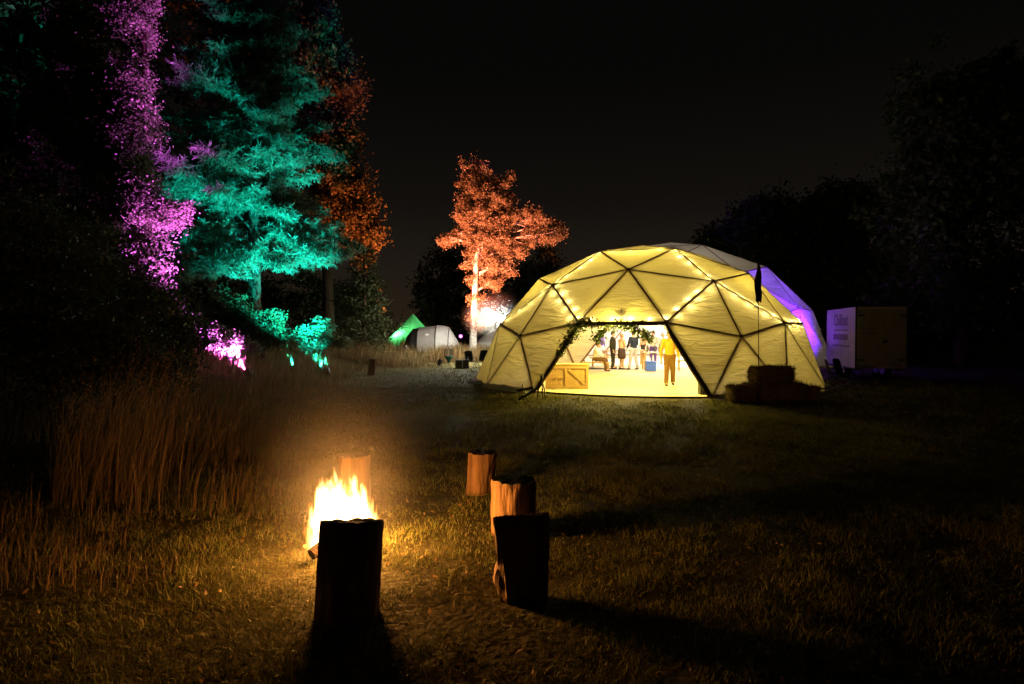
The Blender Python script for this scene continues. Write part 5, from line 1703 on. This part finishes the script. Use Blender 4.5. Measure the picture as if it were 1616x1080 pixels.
# mown lawn: fine near blades, coarser further out
VV = []; FF = []; nb = 0
def put(V, F):
    global nb
    VV.append(V); FF.append(F + nb); nb += len(V)
for (n, y0, y1, a, b_, hmin, hmax, w, pw) in ((265000, 1.6, 9.5, 3.2, 8.6, .030, .095, .0032, 0.85), (110000, 8.5, 20, 8.0, 15.5, .05, .12, .0065, 0.9), (46000, 19, 42, 14, 20, .06, .15, .013, 1.0)):
    x, y = scatter(n, y0, y1, a, b_, pw)
    cl = vnoise(x, y, 1.1, 4) * .3 + vnoise(x, y, 3.1, 1) * .4 + vnoise(x, y, 9.5, 2) * .3
    keep = clear_of(x, y) & (rng.random(n) < -0.42 + 2.5 * cl) & (x > meadow_edge(y) - np.where(y < 7, 9.0, 1.6))
    x, y, cl = x[keep], y[keep], cl[keep]
    h = (hmin + (hmax - hmin) * rng.random(len(x)) ** 1.6) * (0.25 + 1.75 * cl ** 1.4)
    put(*blades(x, y, h, w * rng.uniform(.6, 1.3, len(x)), rng.uniform(.15, 1.25, len(x)), 2))
lawn = build('lawn_grass', np.concatenate(VV), np.concatenate(FF), M['lawn_blade'], None, False)
tag(lawn, 'damp short grass of the lawn round the fire and dome', 'grass', kind='stuff')

# dead leaves and clippings lying in the turf
x, y = scatter(1500, 2.6, 10, 3.5, 9, .8)
k = clear_of(x, y); x, y = x[k], y[k]
V, F = leaf_mesh(np.stack([x, y, gz(x, y) + rng.uniform(.015, .05, len(x))], 1), .045 * rng.uniform(.5, 1.4, len(x)), 2.2)
lit = build('leaf_litter', V, F, M['dry_blade'], None, False)
tag(lit, 'dry leaf litter scattered in the lawn grass', 'leaf litter', kind='stuff')

# long dry grass of the meadow
VV = []; FF = []; nb = 0
def long_grass(n, y0, y1, xl, dens_fn, hmin, hmax, w, seg, wind, seeds):
    y = rng.uniform(y0, y1, n)
    e = meadow_edge(y)
    x = e + 0.5 - (e + 0.5 - xl(y)) * rng.random(n)
    k = rng.random(n) < dens_fn(x, y, e) * np.clip(2.8 * vnoise(x, y, 1.5, 21) - .75, .06, 1)
    x, y, e = x[k], y[k], e[k]
    edge = np.clip((e - x + .4) / 1.4, .28, 1)
    cl = vnoise(x, y, 1.3, 5)
    h = (hmin + (hmax - hmin) * rng.random(len(x)) ** 1.5) * edge * (.50 + .85 * cl)
    V, F = blades(x, y, h, w * rng.uniform(.6, 1.25, len(x)), rng.uniform(.03, .42, len(x)), seg, wind)
    put(V, F)
    if seeds:
        tall = h > .55 * hmax
        tip = V.reshape(len(x), -1, 3)[tall][:, -1]
        prev = V.reshape(len(x), -1, 3)[tall][:, -3]
        m = len(tip)
        c = np.concatenate([tip * (1 - f) + prev * f + rng.normal(size=(m, 3)) * .012 for f in (0, .12, .24, .36, .5, .62)])
        V, F = leaf_mesh(c, .034 * rng.uniform(.6, 1.3, len(c)), 5.0, -1.6)
        put(V, F)
hard = lambda x, y, e: np.clip(.35 + .9 * vnoise(x, y, 1.1, 8), 0, 1) * np.clip((e - x + .6) / .8, .15, 1) * clear_of(x, y)
long_grass(5600, 6.0, 10.5, lambda y: -0.76 * y + 0.2, hard, .20, 1.40, .0046, 5, (.24, -.02), True)
long_grass(2600, 4.2, 6.2, lambda y: -0.9 * y - 1.0, hard, .12, .50, .004, 3, (.15, 0), False)
long_grass(12000, 10, 20, lambda y: -0.92 * y, hard, .35, 1.0, .008, 3, (.2, 0), True)
long_grass(13000, 19, 31, lambda y: -0.75 * y, hard, .40, 1.0, .012, 3, (.15, 0), False)
def mound(x, y, e): return np.clip(.5 + .8 * vnoise(x, y, .9, 11), 0, 1)
long_grass(20000, 30.0, 38.5, lambda y: -0.42 * y, mound, .40, .85, .013, 3, (.12, -.05), False)
# the mound's near edge continues round to the dome
n = 5200
y = rng.uniform(33.0, 37.5, n); x = rng.uniform(-4.2, -.6, n)
put(*blades(x, y, rng.uniform(.35, .75, n), .012 * rng.uniform(.6, 1.2, n), rng.uniform(.05, .4, n), 3, (.1, -.05)))
mead = build('meadow_grass', np.concatenate(VV), np.concatenate(FF), M['dry_blade'], None, False)
tag(mead, 'tall dry meadow grass with seed heads on the bank', 'grass', kind='stuff')
